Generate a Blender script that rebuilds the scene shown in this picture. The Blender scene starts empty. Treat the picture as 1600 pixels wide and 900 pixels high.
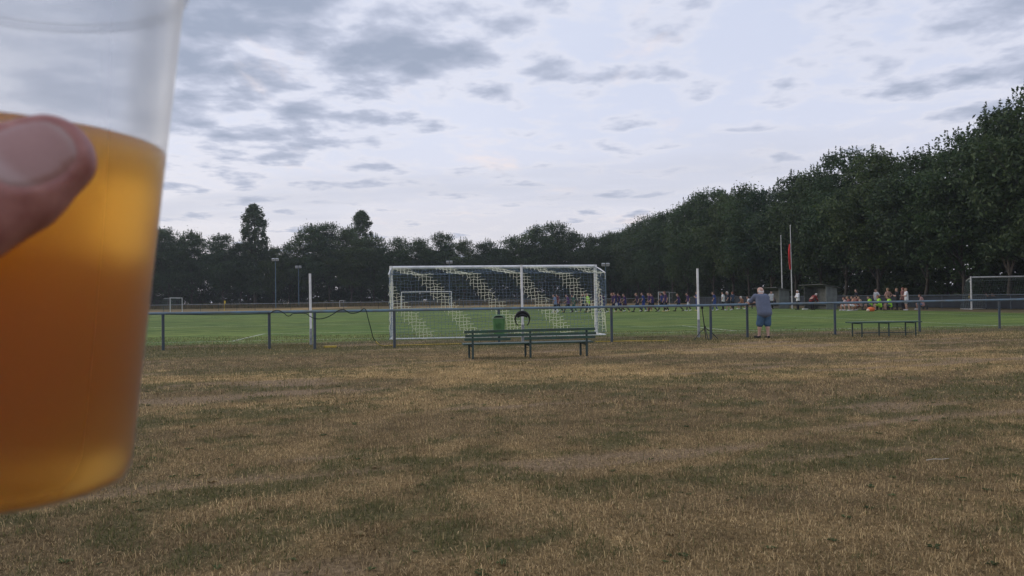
import bpy, bmesh, math, random
import numpy as np
from mathutils import Vector, Matrix

random.seed(7)
RNG = np.random.default_rng(7)
scene = bpy.context.scene
C = scene.collection

# ------------------------------------------------------------------ camera
FPX = 1150.0                    # focal length in pixels of the 1600 px wide photograph
CAMH = 1.36
ROLL = 0.0135
PITCH = math.atan(16 / FPX)
_F = Vector((0, math.cos(PITCH), math.sin(PITCH)))
_R0 = Vector((1, 0, 0)); _U0 = _R0.cross(_F)
_R = _R0 * math.cos(ROLL) - _U0 * math.sin(ROLL)
_U = _R0 * math.sin(ROLL) + _U0 * math.cos(ROLL)
CAM = Vector((0, 0, CAMH))
cam_data = bpy.data.cameras.new('camera')
cam = bpy.data.objects.new('camera', cam_data); C.objects.link(cam)
cam_data.sensor_width = 36.0
cam_data.lens = 36.0 * FPX / 1600.0
cam_data.clip_start = 0.01
cam_data.clip_end = 6000
M = Matrix(((_R.x, _U.x, -_F.x), (_R.y, _U.y, -_F.y), (_R.z, _U.z, -_F.z)))
cam.matrix_world = Matrix.Translation(CAM) @ M.to_4x4()
cam_data.dof.use_dof = True
cam_data.dof.focus_distance = 24.0
cam_data.dof.aperture_fstop = 20.0
scene.camera = cam

def ray(px, py):
    return _F + _R * ((px - 800) / FPX) + _U * ((450 - py) / FPX)
def G(px, py):                       # pixel -> ground point
    d = ray(px, py); t = -CAMH / d.z
    return CAM + d * t
def at(px, py, Y):                   # pixel at a known distance Y
    d = ray(px, py)
    return CAM + d * (Y / d.y)
def gx(px, Y):                       # ground point under a pixel column at distance Y
    z = 0.0; py = 470.0
    for _ in range(4):
        p = at(px, py, Y)
        py += (p.z) * FPX / Y
    return Vector((p.x, Y, 0))

# ------------------------------------------------------------------ world, sun, exposure
SUN_EL, SUN_AZ = math.radians(16), math.radians(-62)     # azimuth from +Y towards +X
world = bpy.data.worlds.new('World'); scene.world = world; world.use_nodes = True
def build_world():
    nt = world.node_tree; N = nt.nodes; L = nt.links
    N.clear()
    def nd(t, **k):
        n = N.new(t)
        for a, b in k.items(): setattr(n, a, b)
        return n
    def val(sock, v):
        if hasattr(v, 'is_linked') or hasattr(v, 'links'): L.new(v, sock)
        else: sock.default_value = v
    def mth(op, a, b=0.0, c=0.0, clamp=False):
        n = nd('ShaderNodeMath', operation=op, use_clamp=clamp)
        for i, v in enumerate((a, b, c)): val(n.inputs[i], v)
        return n.outputs[0]
    def mixc(f, a, b):
        n = nd('ShaderNodeMix', data_type='RGBA')
        val(n.inputs[0], f); val(n.inputs[6], a); val(n.inputs[7], b)
        return n.outputs[2]
    def smooth(v, lo, hi):
        n = nd('ShaderNodeMapRange', interpolation_type='SMOOTHSTEP')
        val(n.inputs[0], v); n.inputs[1].default_value = lo; n.inputs[2].default_value = hi
        return n.outputs[0]
    out = nd('ShaderNodeOutputWorld'); bg = nd('ShaderNodeBackground')
    tc = nd('ShaderNodeTexCoord')
    sep = nd('ShaderNodeSeparateXYZ'); L.new(tc.outputs['Generated'], sep.inputs[0])
    X, Y, Z = sep.outputs
    zz = mth('ADD', mth('MAXIMUM', Z, 0.0), 0.10)
    u = mth('DIVIDE', X, zz); v = mth('DIVIDE', Y, zz)
    comb = nd('ShaderNodeCombineXYZ'); L.new(u, comb.inputs[0]); L.new(v, comb.inputs[1])
    def noise(scale, detail, rough, off, dist=0.0, sx=1.0, sy=1.0):
        mp = nd('ShaderNodeMapping'); L.new(comb.outputs[0], mp.inputs[0])
        mp.inputs['Location'].default_value = off; mp.inputs['Scale'].default_value = (sx, sy, 1)
        n = nd('ShaderNodeTexNoise'); L.new(mp.outputs[0], n.inputs['Vector'])
        n.inputs['Scale'].default_value = scale; n.inputs['Detail'].default_value = detail
        n.inputs['Roughness'].default_value = rough; n.inputs['Distortion'].default_value = dist
        return n.outputs['Fac']
    def blob(cu, cv, su, sv):
        a = mth('DIVIDE', mth('SUBTRACT', u, cu), su); b = mth('DIVIDE', mth('SUBTRACT', v, cv), sv)
        r2 = mth('ADD', mth('MULTIPLY', a, a), mth('MULTIPLY', b, b))
        return mth('POWER', 2.718, mth('MULTIPLY', r2, -1.0))
    sky = nd('ShaderNodeTexSky', sky_type='NISHITA')
    sky.sun_disc = False; sky.sun_elevation = SUN_EL; sky.sun_rotation = SUN_AZ
    sky.air_density = 1.0; sky.dust_density = 2.0; sky.ozone_density = 1.0
    skyc = nd('ShaderNodeVectorMath', operation='SCALE'); L.new(sky.outputs[0], skyc.inputs[0]); skyc.inputs['Scale'].default_value = 0.10
    # thin high veil over the whole sky
    veil = nd('ShaderNodeValToRGB')
    L.new(mth('MAXIMUM', Z, 0.0), veil.inputs[0])
    e = veil.color_ramp.elements
    e[0].position = 0.0; e[0].color = (.620, .605, .650, 1)
    e[1].position = 0.40; e[1].color = (.565, .615, .770, 1)
    m = veil.color_ramp.elements.new(0.10); m.color = (.640, .630, .710, 1)
    m = veil.color_ramp.elements.new(0.22); m.color = (.625, .655, .790, 1)
    base = mixc(0.86, skyc.outputs[0], veil.outputs[0])
    streak = smooth(noise(.55, 7, .58, (4.1, 1.7, 0), .4, 1.0, .55), .42, .72)
    base = mixc(mth('MULTIPLY', streak, .30), base, (.70, .72, .81, 1))
    # patches of grey cloud: drifting banks of smaller lumps
    bank = noise(.34, 3, .5, (1.3, 7.7, 0))
    place = mth('ADD', mth('MULTIPLY', blob(-.72, 1.80, .50, .62), 1.5), mth('ADD', mth('MULTIPLY', blob(1.75, 2.3, .60, .75), .8), mth('ADD', blob(-1.25, 2.5, .70, .8), blob(-.15, 2.35, .5, .16))))
    amount = mth('ADD', mth('MULTIPLY', place, .10), mth('MULTIPLY', mth('SUBTRACT', bank, .5), .28))
    lump = noise(4.6, 9, .55, (9.3, 3.1, 0), .1, .8, .80)
    lump2 = noise(1.9, 6, .55, (3.3, 5.1, 0), .1, .8, .85)
    dens = mth('ADD', mth('ADD', mth('MULTIPLY', lump, .74), mth('MULTIPLY', lump2, .26)), mth('SUBTRACT', amount, .012))
    grey = smooth(dens, .51, .62)
    core = smooth(dens, .57, .72)
    gc = mixc(core, (.405, .440, .550, 1), (.255, .300, .400, 1))
    edge = mth('MULTIPLY', smooth(dens, .44, .53), mth('SUBTRACT', 1.0, grey))
    base = mixc(mth('MULTIPLY', edge, .28), base, (.745, .715, .730, 1))
    col = mixc(mth('MULTIPLY', grey, .86), base, gc)
    # low warm tufts lit by the hidden sun
    tuft = noise(1.7, 6, .6, (2.2, 8.4, 0), .2, 1.0, .5)
    warm = mth('MULTIPLY', smooth(tuft, .57, .72), .6)
    col = mixc(warm, col, (.80, .69, .66, 1))
    # low grey bands
    band = smooth(noise(.8, 6, .55, (6.6, 2.9, 0), .3, .45, 1.0), .50, .68)
    low = mth('SUBTRACT', 1.0, smooth(Z, .10, .30))
    col = mixc(mth('MULTIPLY', mth('MULTIPLY', band, low), .55), col, (.475, .500, .590, 1))
    L.new(col, bg.inputs[0]); bg.inputs[1].default_value = 1.06
    L.new(bg.outputs[0], out.inputs[0])
build_world()
sun_data = bpy.data.lights.new('sun', 'SUN'); sun_data.energy = 0.8; sun_data.angle = math.radians(25); sun_data.color = (1, .90, .78)
sun = bpy.data.objects.new('sun', sun_data); C.objects.link(sun)
_sd = Vector((math.sin(SUN_AZ) * math.cos(SUN_EL), math.cos(SUN_AZ) * math.cos(SUN_EL), math.sin(SUN_EL)))
sun.rotation_euler = _sd.to_track_quat('Z', 'Y').to_euler()
scene.view_settings.view_transform = 'Standard'
scene.view_settings.look = 'None'
scene.view_settings.exposure = 0.2
scene.view_settings.gamma = 1.0
scene.view_settings.use_curve_mapping = False
scene.render.engine = 'CYCLES'
cy = scene.cycles
cy.use_denoising = True
cy.max_bounces = 18; cy.diffuse_bounces = 3; cy.glossy_bounces = 4; cy.transmission_bounces = 12; cy.transparent_max_bounces = 24; cy.volume_bounces = 10
cy.sample_clamp_indirect = 6.0
cy.caustics_refractive = True; cy.caustics_reflective = False

# ------------------------------------------------------------------ helpers
def tag(o, label=None, cat=None, group=None, kind=None):
    if label: o['label'] = label
    if cat: o['category'] = cat
    if group: o['group'] = group
    if kind: o['kind'] = kind
    return o
def empty(name, loc=(0, 0, 0), rz=0.0, label=None, cat=None, group=None):
    o = bpy.data.objects.new(name, None); C.objects.link(o)
    o.location = loc; o.rotation_euler = (0, 0, rz); o.empty_display_size = .2
    return tag(o, label, cat, group)
def link(name, me, parent=None, loc=None):
    o = bpy.data.objects.new(name, me); C.objects.link(o)
    if parent is not None: o.parent = parent
    if loc is not None: o.location = loc
    return o
def np_mesh(name, verts, faces, mats=(), midx=None, smooth=False):
    """verts (n,3) array, faces (m,k) array of equal-sized polygons"""
    me = bpy.data.meshes.new(name)
    verts = np.asarray(verts, dtype=np.float32); faces = np.asarray(faces, dtype=np.int32)
    n, k = faces.shape
    me.vertices.add(len(verts)); me.vertices.foreach_set('co', verts.ravel())
    me.loops.add(n * k); me.loops.foreach_set('vertex_index', faces.ravel())
    me.polygons.add(n)
    me.polygons.foreach_set('loop_start', np.arange(0, n * k, k, dtype=np.int32))
    for m in mats: me.materials.append(m)
    if midx is not None: me.polygons.foreach_set('material_index', np.asarray(midx, dtype=np.int32))
    if smooth: me.polygons.foreach_set('use_smooth', np.ones(n, dtype=bool))
    me.update(calc_edges=True)
    return me
def col_attr(me, name, rgb, domain='POINT'):
    a = me.attributes.new(name, 'FLOAT_COLOR', domain)
    rgba = np.ones((len(rgb), 4), dtype=np.float32); rgba[:, :3] = rgb
    a.data.foreach_set('color', rgba.ravel())
def val_attr(me, name, v):
    a = me.attributes.new(name, 'FLOAT', 'POINT'); a.data.foreach_set('value', np.asarray(v, dtype=np.float32))

class MB:
    """collects simple solids into one mesh"""
    def __init__(s): s.v = []; s.f = []; s.m = []; s.sm = []
    def _add(s, vs, fs, mi=0, sm=False):
        b = len(s.v); s.v += [tuple(x) for x in vs]
        for f in fs: s.f.append([b + i for i in f]); s.m.append(mi); s.sm.append(sm)
    def box(s, c, size, rz=0.0, mi=0, rot=None):
        hx, hy, hz = size[0] / 2, size[1] / 2, size[2] / 2
        R = rot if rot is not None else Matrix.Rotation(rz, 3, 'Z')
        c = Vector(c); b = min(hx, hy, hz) * .25
        bm = bmesh.new(); bmesh.ops.create_cube(bm, size=1)
        for v in bm.verts: v.co = Vector((v.co.x * size[0], v.co.y * size[1], v.co.z * size[2]))
        bmesh.ops.bevel(bm, geom=bm.edges[:], offset=min(b, .012), segments=1, affect='EDGES')
        bm.verts.index_update()
        s._add([c + R @ v.co for v in bm.verts], [[v.index for v in f.verts] for f in bm.faces], mi)
        bm.free(); return s
    def cyl(s, p0, p1, r0, r1=None, n=10, mi=0, cap=True):
        r1 = r0 if r1 is None else r1
        p0 = Vector(p0); p1 = Vector(p1); d = (p1 - p0).normalized()
        a = d.orthogonal().normalized(); b = d.cross(a)
        vs = []
        for p, r in ((p0, r0), (p1, r1)):
            for i in range(n):
                t = 2 * math.pi * i / n; vs.append(p + (a * math.cos(t) + b * math.sin(t)) * r)
        s._add(vs, [(i, (i + 1) % n, n + (i + 1) % n, n + i) for i in range(n)], mi, n > 5)
        if cap: s._add(vs[:n], [list(range(n))[::-1]], mi); s._add(vs[n:], [list(range(n))], mi)
        return s
    def tube(s, pts, r, n=6, mi=0):
        pts = [Vector(p) for p in pts]; k = len(pts); vs = []; a = None
        rr = r if hasattr(r, '__len__') else [r] * k
        for i, p in enumerate(pts):
            d = (pts[min(i + 1, k - 1)] - pts[max(i - 1, 0)]).normalized()
            a = (a - d * a.dot(d)).normalized() if a is not None else d.orthogonal().normalized()
            b = d.cross(a)
            for j in range(n):
                t = 2 * math.pi * j / n; vs.append(p + (a * math.cos(t) + b * math.sin(t)) * rr[i])
        fs = [(i * n + j, i * n + (j + 1) % n, (i + 1) * n + (j + 1) % n, (i + 1) * n + j) for i in range(k - 1) for j in range(n)]
        s._add(vs, fs, mi, True)
        s._add(vs[:n], [list(range(n))[::-1]], mi); s._add(vs[-n:], [list(range(n))], mi)
        return s
    def lathe(s, prof, c=(0, 0, 0), n=24, mi=0, close=True):
        c = Vector(c); k = len(prof); vs = []
        for r, z in prof:
            for j in range(n):
                t = 2 * math.pi * j / n; vs.append(c + Vector((r * math.cos(t), r * math.sin(t), z)))
        fs = [(i * n + j, i * n + (j + 1) % n, (i + 1) * n + (j + 1) % n, (i + 1) * n + j) for i in range(k - 1) for j in range(n)]
        s._add(vs, fs, mi, True)
        if close: s._add(vs[:n], [list(range(n))[::-1]], mi); s._add(vs[-n:], [list(range(n))], mi)
        return s
    def mesh(s, name, mats):
        me = bpy.data.meshes.new(name); me.from_pydata(s.v, [], s.f)
        for m in (mats if isinstance(mats, (list, tuple)) else [mats]): me.materials.append(m)
        me.polygons.foreach_set('material_index', s.m); me.polygons.foreach_set('use_smooth', s.sm)
        me.update(); return me
    def build(s, name, mats, parent=None, loc=None):
        return link(name, s.mesh(name, mats), parent, loc)

# ------------------------------------------------------------------ materials
def mat(name, col, rough=.7, metal=0.0, spec=.35, var=0.0, vscale=6.0, bump=0.0, bscale=40.0, dirt=None):
    m = bpy.data.materials.new(name); m.use_nodes = True
    nt = m.node_tree; N = nt.nodes; L = nt.links; b = N['Principled BSDF']
    b.inputs['Base Color'].default_value = (*col, 1); b.inputs['Roughness'].default_value = rough
    b.inputs['Metallic'].default_value = metal; b.inputs['Specular IOR Level'].default_value = spec
    tc = N.new('ShaderNodeTexCoord')
    if var > 0:
        n = N.new('ShaderNodeTexNoise'); L.new(tc.outputs['Object'], n.inputs['Vector'])
        n.inputs['Scale'].default_value = vscale; n.inputs['Detail'].default_value = 6
        r = N.new('ShaderNodeValToRGB'); L.new(n.outputs['Fac'], r.inputs[0])
        d = dirt or tuple(c * (1 - var) for c in col)
        r.color_ramp.elements[0].position = .32; r.color_ramp.elements[0].color = (*d, 1)
        r.color_ramp.elements[1].position = .62; r.color_ramp.elements[1].color = (*[min(1, c * (1 + var * .4)) for c in col], 1)
        L.new(r.outputs[0], b.inputs['Base Color'])
    if bump > 0:
        n2 = N.new('ShaderNodeTexNoise'); L.new(tc.outputs['Object'], n2.inputs['Vector'])
        n2.inputs['Scale'].default_value = bscale; n2.inputs['Detail'].default_value = 5
        bp = N.new('ShaderNodeBump'); L.new(n2.outputs['Fac'], bp.inputs['Height'])
        bp.inputs['Strength'].default_value = bump; bp.inputs['Distance'].default_value = .02
        L.new(bp.outputs[0], b.inputs['Normal'])
    return m
BLUE_RAIL = mat('rail paint', (.115, .185, .245), .5, var=.35, vscale=3, dirt=(.13, .15, .15))
BLUE_POST = mat('post paint', (.035, .055, .075), .55, var=.35, vscale=5, dirt=(.07, .075, .08))
WHITE = mat('white paint', (.74, .74, .72), .5, var=.18, vscale=4)
OLDWHITE = mat('aged white paint', (.55, .55, .53), .6, var=.25, vscale=5)
ZINC = mat('galvanised steel', (.30, .32, .33), .5, .5, var=.3, vscale=8)
BENCH = mat('bench green paint', (.030, .075, .052), .45, var=.4, vscale=7, dirt=(.04, .055, .045), bump=.15)
BENCHLEG = mat('bench leg steel', (.035, .060, .055), .5, var=.4, vscale=8)
BIN = mat('bin green plastic', (.075, .185, .060), .5, var=.2, vscale=5)
BINDARK = mat('bin dark opening', (.010, .022, .012), .8)
BINPALE = mat('bin pale rim', (.30, .40, .27), .6)
BLACK = mat('black plastic', (.012, .012, .014), .45)
DARK = mat('dark steel', (.035, .038, .042), .5, .3)
CABLE = mat('dark cable', (.018, .028, .022), .6)
YHOSE = mat('yellow hose', (.50, .36, .06), .6)
NETL = mat('pale net cord', (.80, .80, .62), .8)
NETB = mat('blue net cord', (.15, .21, .27), .8)
NETG = mat('grey net cord', (.13, .17, .16), .8)
SHEET = mat('shed panel', (.155, .165, .160), .65, var=.3, vscale=2.5)
SHEETD = mat('shed roof', (.10, .10, .095), .8, var=.4, vscale=3)
SHEETI = mat('shed inner panel', (.10, .105, .10), .8, var=.3)
FENCEMESH = mat('dark blue fence panel', (.012, .018, .026), .8, var=.4, vscale=1.5)
RED = mat('red flag cloth', (.50, .030, .028), .85)
LINE = mat('chalk line', (.50, .52, .40), .95, var=.55, vscale=9, dirt=(.10, .15, .05))
ORANGE = mat('orange plastic', (.65, .13, .03), .5)
YELLOW = mat('yellow flag cloth', (.62, .42, .05), .8)
LAMPGREY = mat('lamp housing', (.40, .42, .43), .4, var=.1)
MASTBLUE = mat('mast blue grey', (.10, .16, .21), .5)
BARK = mat('bark', (.060, .050, .040), .9, var=.45, vscale=3, bump=.5, bscale=12)

# ------------------------------------------------------------------ noise on the ground plane
def _hash(ix, iy, s):
    h = (ix.astype(np.int64) * 374761393 + iy.astype(np.int64) * 668265263 + s * 1442695041) & 0x7fffffff
    h = ((h ^ (h >> 13)) * 1274126177) & 0x7fffffff
    return ((h ^ (h >> 16)) & 0xffff) / 65535.0
def vnoise(x, y, s=0):
    ix = np.floor(x); iy = np.floor(y); fx = x - ix; fy = y - iy
    fx = fx * fx * (3 - 2 * fx); fy = fy * fy * (3 - 2 * fy)
    a = _hash(ix, iy, s); b = _hash(ix + 1, iy, s); c = _hash(ix, iy + 1, s); d = _hash(ix + 1, iy + 1, s)
    return (a * (1 - fx) + b * fx) * (1 - fy) + (c * (1 - fx) + d * fx) * fy
def fbm(x, y, s=0, o=4):
    t = 0; w = .5; tot = 0
    for i in range(o):
        t = t + w * vnoise(x, y, s + i * 17); tot += w; x = x * 2.03 + 11.3; y = y * 2.03 + 5.7; w *= .55
    return t / tot
def sstep(v, a, b):
    t = np.clip((v - a) / (b - a), 0, 1); return t * t * (3 - 2 * t)

# pitch frame: origin at the middle of the near goal line, T along the pitch, U to the right
YAW = math.radians(7.9)
PO = Vector((-0.60, 26.65, 0))
PU = Vector((math.cos(YAW), math.sin(YAW), 0)); PT = Vector((-math.sin(YAW), math.cos(YAW), 0))
HALFW, PLEN = 30.0, 85.0
def P(u, t, z=0.0): return PO + PU * u + PT * t + Vector((0, 0, z))

def ground_fields(x, y):
    """green = live grass 0..1, bare = trodden earth 0..1, tan = bleached straw 0..1, z = relief"""
    ca, sa = math.cos(.33), math.sin(.33)
    xr = x * ca + y * sa; yr = -x * sa + y * ca
    g = .33 * fbm(xr * .30, yr * .85, 3, 4) + .35 * fbm(xr * 1.2, yr * 2.3, 9, 3) + .32 * fbm(x * 5.2, y * 5.2, 15, 3)
    far = sstep(y, 14, 24)
    green = sstep(g, .455, .60) * .80 * (1 - .25 * sstep(y, 9, 16)) * .95
    green = np.maximum(green, .0)
    # stripe of greener grass along the fence, and the strip to the right
    fd = y - (21.2 + .28 * x)
    green = np.maximum(green, sstep(fd + 1.3 * (g - .5), -2.0, -.2) * .85 * (1 - sstep(fd, 14, 30)))
    green = np.maximum(green, sstep(x - .45 * y + 2.0 * (g - .5), 2.5, 6.0) * sstep(y, 8, 15) * .55)
    tan = sstep(fbm(xr * .22 + 4, yr * .5 + 2, 21, 4), .42, .62) * (.35 + .65 * sstep(y, 8, 13))
    b = fbm(xr * .30 + 9, yr * 1.6, 33, 4)
    bare = sstep(b, .60, .72) * .8
    # the worn diagonal track right of the middle
    trk = np.exp(-((yr - (6.02 + .10 * np.sin(xr * 1.1))) / .13) ** 2) * sstep(xr, 4.2, 5.5) * (1 - sstep(xr, 8.8, 10.5))
    bare = np.maximum(bare, trk * (.35 + .9 * fbm(xr * 1.8, yr * 3, 41, 2)))
    bare = np.clip(bare, 0, 1)
    green = green * (1 - bare)
    z = .05 * (fbm(x * .45, y * .45, 51, 3) - .5) + .030 * (fbm(x * 2.2, y * 2.6, 61, 3) - .5) + .02 * green
    z = z * (1 - sstep(y, 19, 21.5)) * sstep(y, .2, 2.0)
    return green, bare, tan, z
def lin(a, b, t): return np.asarray(a)[None] * (1 - t[:, None]) + np.asarray(b)[None] * t[:, None]

# ------------------------------------------------------------------ ground
def graded(lo, a, b, hi, step, grow=1.35):
    mid = np.arange(a, b + step * .5, step); r = [mid]; p = b; s = step
    up = []
    while p < hi: s *= grow; p = min(hi, p + s); up.append(p)
    dn = []; p = a; s = step
    while p > lo: s *= grow; p = max(lo, p - s); dn.append(p)
    return np.concatenate([dn[::-1], mid, up])
def make_ground():
    xs = graded(-2500, -18, 24, 2500, .12); ys = graded(-600, 2.2, 26, 3500, .12)
    X, Y = np.meshgrid(xs, ys); nx, ny = len(xs), len(ys)
    x = X.ravel(); y = Y.ravel()
    gr, ba, ta, z = ground_fields(x, y)
    idx = np.arange(nx * ny).reshape(ny, nx)
    f = np.stack([idx[:-1, :-1], idx[:-1, 1:], idx[1:, 1:], idx[1:, :-1]], -1).reshape(-1, 4)
    m = bpy.data.materials.new('dry meadow'); m.use_nodes = True
    nt = m.node_tree; N = nt.nodes; L = nt.links; b = N['Principled BSDF']
    b.inputs['Roughness'].default_value = .95; b.inputs['Specular IOR Level'].default_value = .1
    at_ = N.new('ShaderNodeAttribute'); at_.attribute_name = 'soil'
    tc = N.new('ShaderNodeTexCoord')
    mp = N.new('ShaderNodeMapping'); L.new(tc.outputs['Object'], mp.inputs[0]); mp.inputs['Scale'].default_value = (1, .8, 1)
    n1 = N.new('ShaderNodeTexNoise'); L.new(mp.outputs[0], n1.inputs[0]); n1.inputs['Scale'].default_value = 38; n1.inputs['Detail'].default_value = 6; n1.inputs['Roughness'].default_value = .7
    r = N.new('ShaderNodeValToRGB'); L.new(n1.outputs[0], r.inputs[0])
    r.color_ramp.elements[0].position = .33; r.color_ramp.elements[0].color = (.42, .40, .36, 1)
    r.color_ramp.elements[1].position = .68; r.color_ramp.elements[1].color = (1.45, 1.40, 1.28, 1)
    mu = N.new('ShaderNodeMix'); mu.data_type = 'RGBA'; mu.blend_type = 'MULTIPLY'; mu.inputs[0].default_value = 1
    L.new(at_.outputs['Color'], mu.inputs[6]); L.new(r.outputs[0], mu.inputs[7])
    L.new(mu.outputs[2], b.inputs['Base Color'])
    bp = N.new('ShaderNodeBump'); L.new(n1.outputs[0], bp.inputs['Height']); bp.inputs['Strength'].default_value = .9; bp.inputs['Distance'].default_value = .03
    L.new(bp.outputs[0], b.inputs['Normal'])
    me = np_mesh('ground', np.stack([x, y, z], -1), f, [m], smooth=True)
    mott = .62 + .76 * fbm(x * 3.1, y * 3.1, 101, 3); c = lin((.205, .150, .082), (.365, .255, .116), ta) * mott[:, None]
    c = c * (1 - gr[:, None]) + np.array((.125, .120, .060)) * gr[:, None]
    c = c * (1 - ba[:, None]) + np.array((.285, .210, .140)) * ba[:, None]
    col_attr(me, 'soil', c)
    return tag(link('ground', me), kind='structure')
make_ground()

def make_pitch():
    # turf of the playing field: an own sheet a few millimetres above the meadow
    us = np.concatenate([np.linspace(-46, -32, 8), np.linspace(-31, 34, 131), np.linspace(36, 50, 8)])
    ts = np.concatenate([np.linspace(-3.2, 3, 40), np.linspace(3.5, PLEN + 5, 120)])
    Uu, Tt = np.meshgrid(us, ts); nu, nt_ = len(us), len(ts)
    u = Uu.ravel(); t = Tt.ravel()
    # ragged outer edge
    t = np.where(t < -3.0, t + .9 * (fbm(u * .8, t * 0, 5, 4) - .5) * 2, t)
    x = PO.x + PU.x * u + PT.x * t; y = PO.y + PU.y * u + PT.y * t
    idx = np.arange(nu * nt_).reshape(nt_, nu)
    f = np.stack([idx[:-1, :-1], idx[:-1, 1:], idx[1:, 1:], idx[1:, :-1]], -1).reshape(-1, 4)
    m = bpy.data.materials.new('pitch turf'); m.use_nodes = True
    nt = m.node_tree; N = nt.nodes; L = nt.links; b = N['Principled BSDF']
    b.inputs['Roughness'].default_value = .9; b.inputs['Specular IOR Level'].default_value = .12
    at_ = N.new('ShaderNodeAttribute'); at_.attribute_name = 'turf'
    tc = N.new('ShaderNodeTexCoord')
    mp = N.new('ShaderNodeMapping'); L.new(tc.outputs['Object'], mp.inputs[0]); mp.inputs['Rotation'].default_value = (0, 0, -YAW); mp.inputs['Scale'].default_value = (.35, 1.0, 1)
    n1 = N.new('ShaderNodeTexNoise'); L.new(mp.outputs[0], n1.inputs[0]); n1.inputs['Scale'].default_value = 1.5; n1.inputs['Detail'].default_value = 9; n1.inputs['Roughness'].default_value = .68
    n2 = N.new('ShaderNodeTexNoise'); L.new(tc.outputs['Object'], n2.inputs[0]); n2.inputs['Scale'].default_value = 26; n2.inputs['Detail'].default_value = 4; n2.inputs['Roughness'].default_value = .7
    r = N.new('ShaderNodeValToRGB'); L.new(n1.outputs[0], r.inputs[0])
    r.color_ramp.elements[0].position = .36; r.color_ramp.elements[0].color = (.50, .58, .52, 1)
    r.color_ramp.elements[1].position = .64; r.color_ramp.elements[1].color = (1.60, 1.35, 1.40, 1)
    mu = N.new('ShaderNodeMix'); mu.data_type = 'RGBA'; mu.blend_type = 'MULTIPLY'; mu.inputs[0].default_value = 1
    L.new(at_.outputs['Color'], mu.inputs[6]); L.new(r.outputs[0], mu.inputs[7])
    r2 = N.new('ShaderNodeValToRGB'); L.new(n2.outputs[0], r2.inputs[0])
    r2.color_ramp.elements[0].position = .3; r2.color_ramp.elements[0].color = (.6, .6, .6, 1)
    r2.color_ramp.elements[1].position = .7; r2.color_ramp.elements[1].color = (1.35, 1.35, 1.35, 1)
    mu2 = N.new('ShaderNodeMix'); mu2.data_type = 'RGBA'; mu2.blend_type = 'MULTIPLY'; mu2.inputs[0].default_value = 1
    L.new(mu.outputs[2], mu2.inputs[6]); L.new(r2.outputs[0], mu2.inputs[7])
    L.new(mu2.outputs[2], b.inputs['Base Color'])
    bp = N.new('ShaderNodeBump'); L.new(n2.outputs[0], bp.inputs['Height']); bp.inputs['Strength'].default_value = .8; bp.inputs['Distance'].default_value = .03
    L.new(bp.outputs[0], b.inputs['Normal'])
    me = np_mesh('pitch', np.stack([x, y, np.full_like(x, .004)], -1), f, [m], smooth=True)
    n = fbm(u * .25, t * .6, 71, 4)
    live = sstep(t + 2.4 * (fbm(u * .5, t * 1.1, 77, 4) - .5), -2.6, -.2) * (1 - sstep(np.abs(u) + 3 * (n - .5), 33.5, 36)) * (1 - sstep(t, PLEN + 1.5, PLEN + 3))
    c = lin((.150, .125, .068), (.114, .178, .042), live)
    tone = fbm(u * .10 + 3, t * .16, 83, 4); c = c * (.72 + .56 * tone)[:, None] * (1 + .35 * (fbm(u * .35, t * .5, 87, 4) - .5)[:, None] * np.array([[1.6, .6, .4]]))
    # worn goal mouth
    worn = np.exp(-(u / 3.6) ** 2 - ((t - 1.2) / 1.6) ** 2) * .25
    c = c * (1 - worn[:, None]) + np.array((.12, .125, .06)) * worn[:, None]
    col_attr(me, 'turf', c)
    o = tag(link('pitch', me), kind='structure')
    def stripe(name, u0, t0, u1, t1, w=.12):
        a = P(u0, t0); b_ = P(u1, t1); d = (b_ - a).normalized(); nrm = Vector((-d.y, d.x, 0)) * w / 2
        k = max(2, int((b_ - a).length / 1.0))
        mb = MB(); vs = []; fs = []
        for i in range(k + 1):
            p = a.lerp(b_, i / k) + Vector((0, 0, .009)); vs += [p - nrm, p + nrm]
        fs = [(2 * i, 2 * i + 2, 2 * i + 3, 2 * i + 1) for i in range(k)]
        mb._add(vs, fs); return mb.build(name, LINE, o)
    W, LN = HALFW, PLEN
    stripe('goal_line', -W, 0, W, 0, .14); stripe('goal_line', -W, LN, W, LN)
    stripe('touchline', -W, .07, -W, LN); stripe('touchline', W, .07, W, LN)
    for s in (0, 1):
        k = 1 if s == 0 else -1; t0 = 0 if s == 0 else LN
        for uu, dd in ((9.16, 5.5), (20.16, 16.5)):
            stripe('box_side_line', -uu, t0 + k * .07, -uu, t0 + k * dd); stripe('box_side_line', uu, t0 + k * .07, uu, t0 + k * dd)
            stripe('box_front_line', -uu - .06, t0 + k * (dd + .06), uu + .06, t0 + k * (dd + .06))
    stripe('halfway_line', -W + .06, LN / 2, W - .06, LN / 2)
make_pitch()

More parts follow.
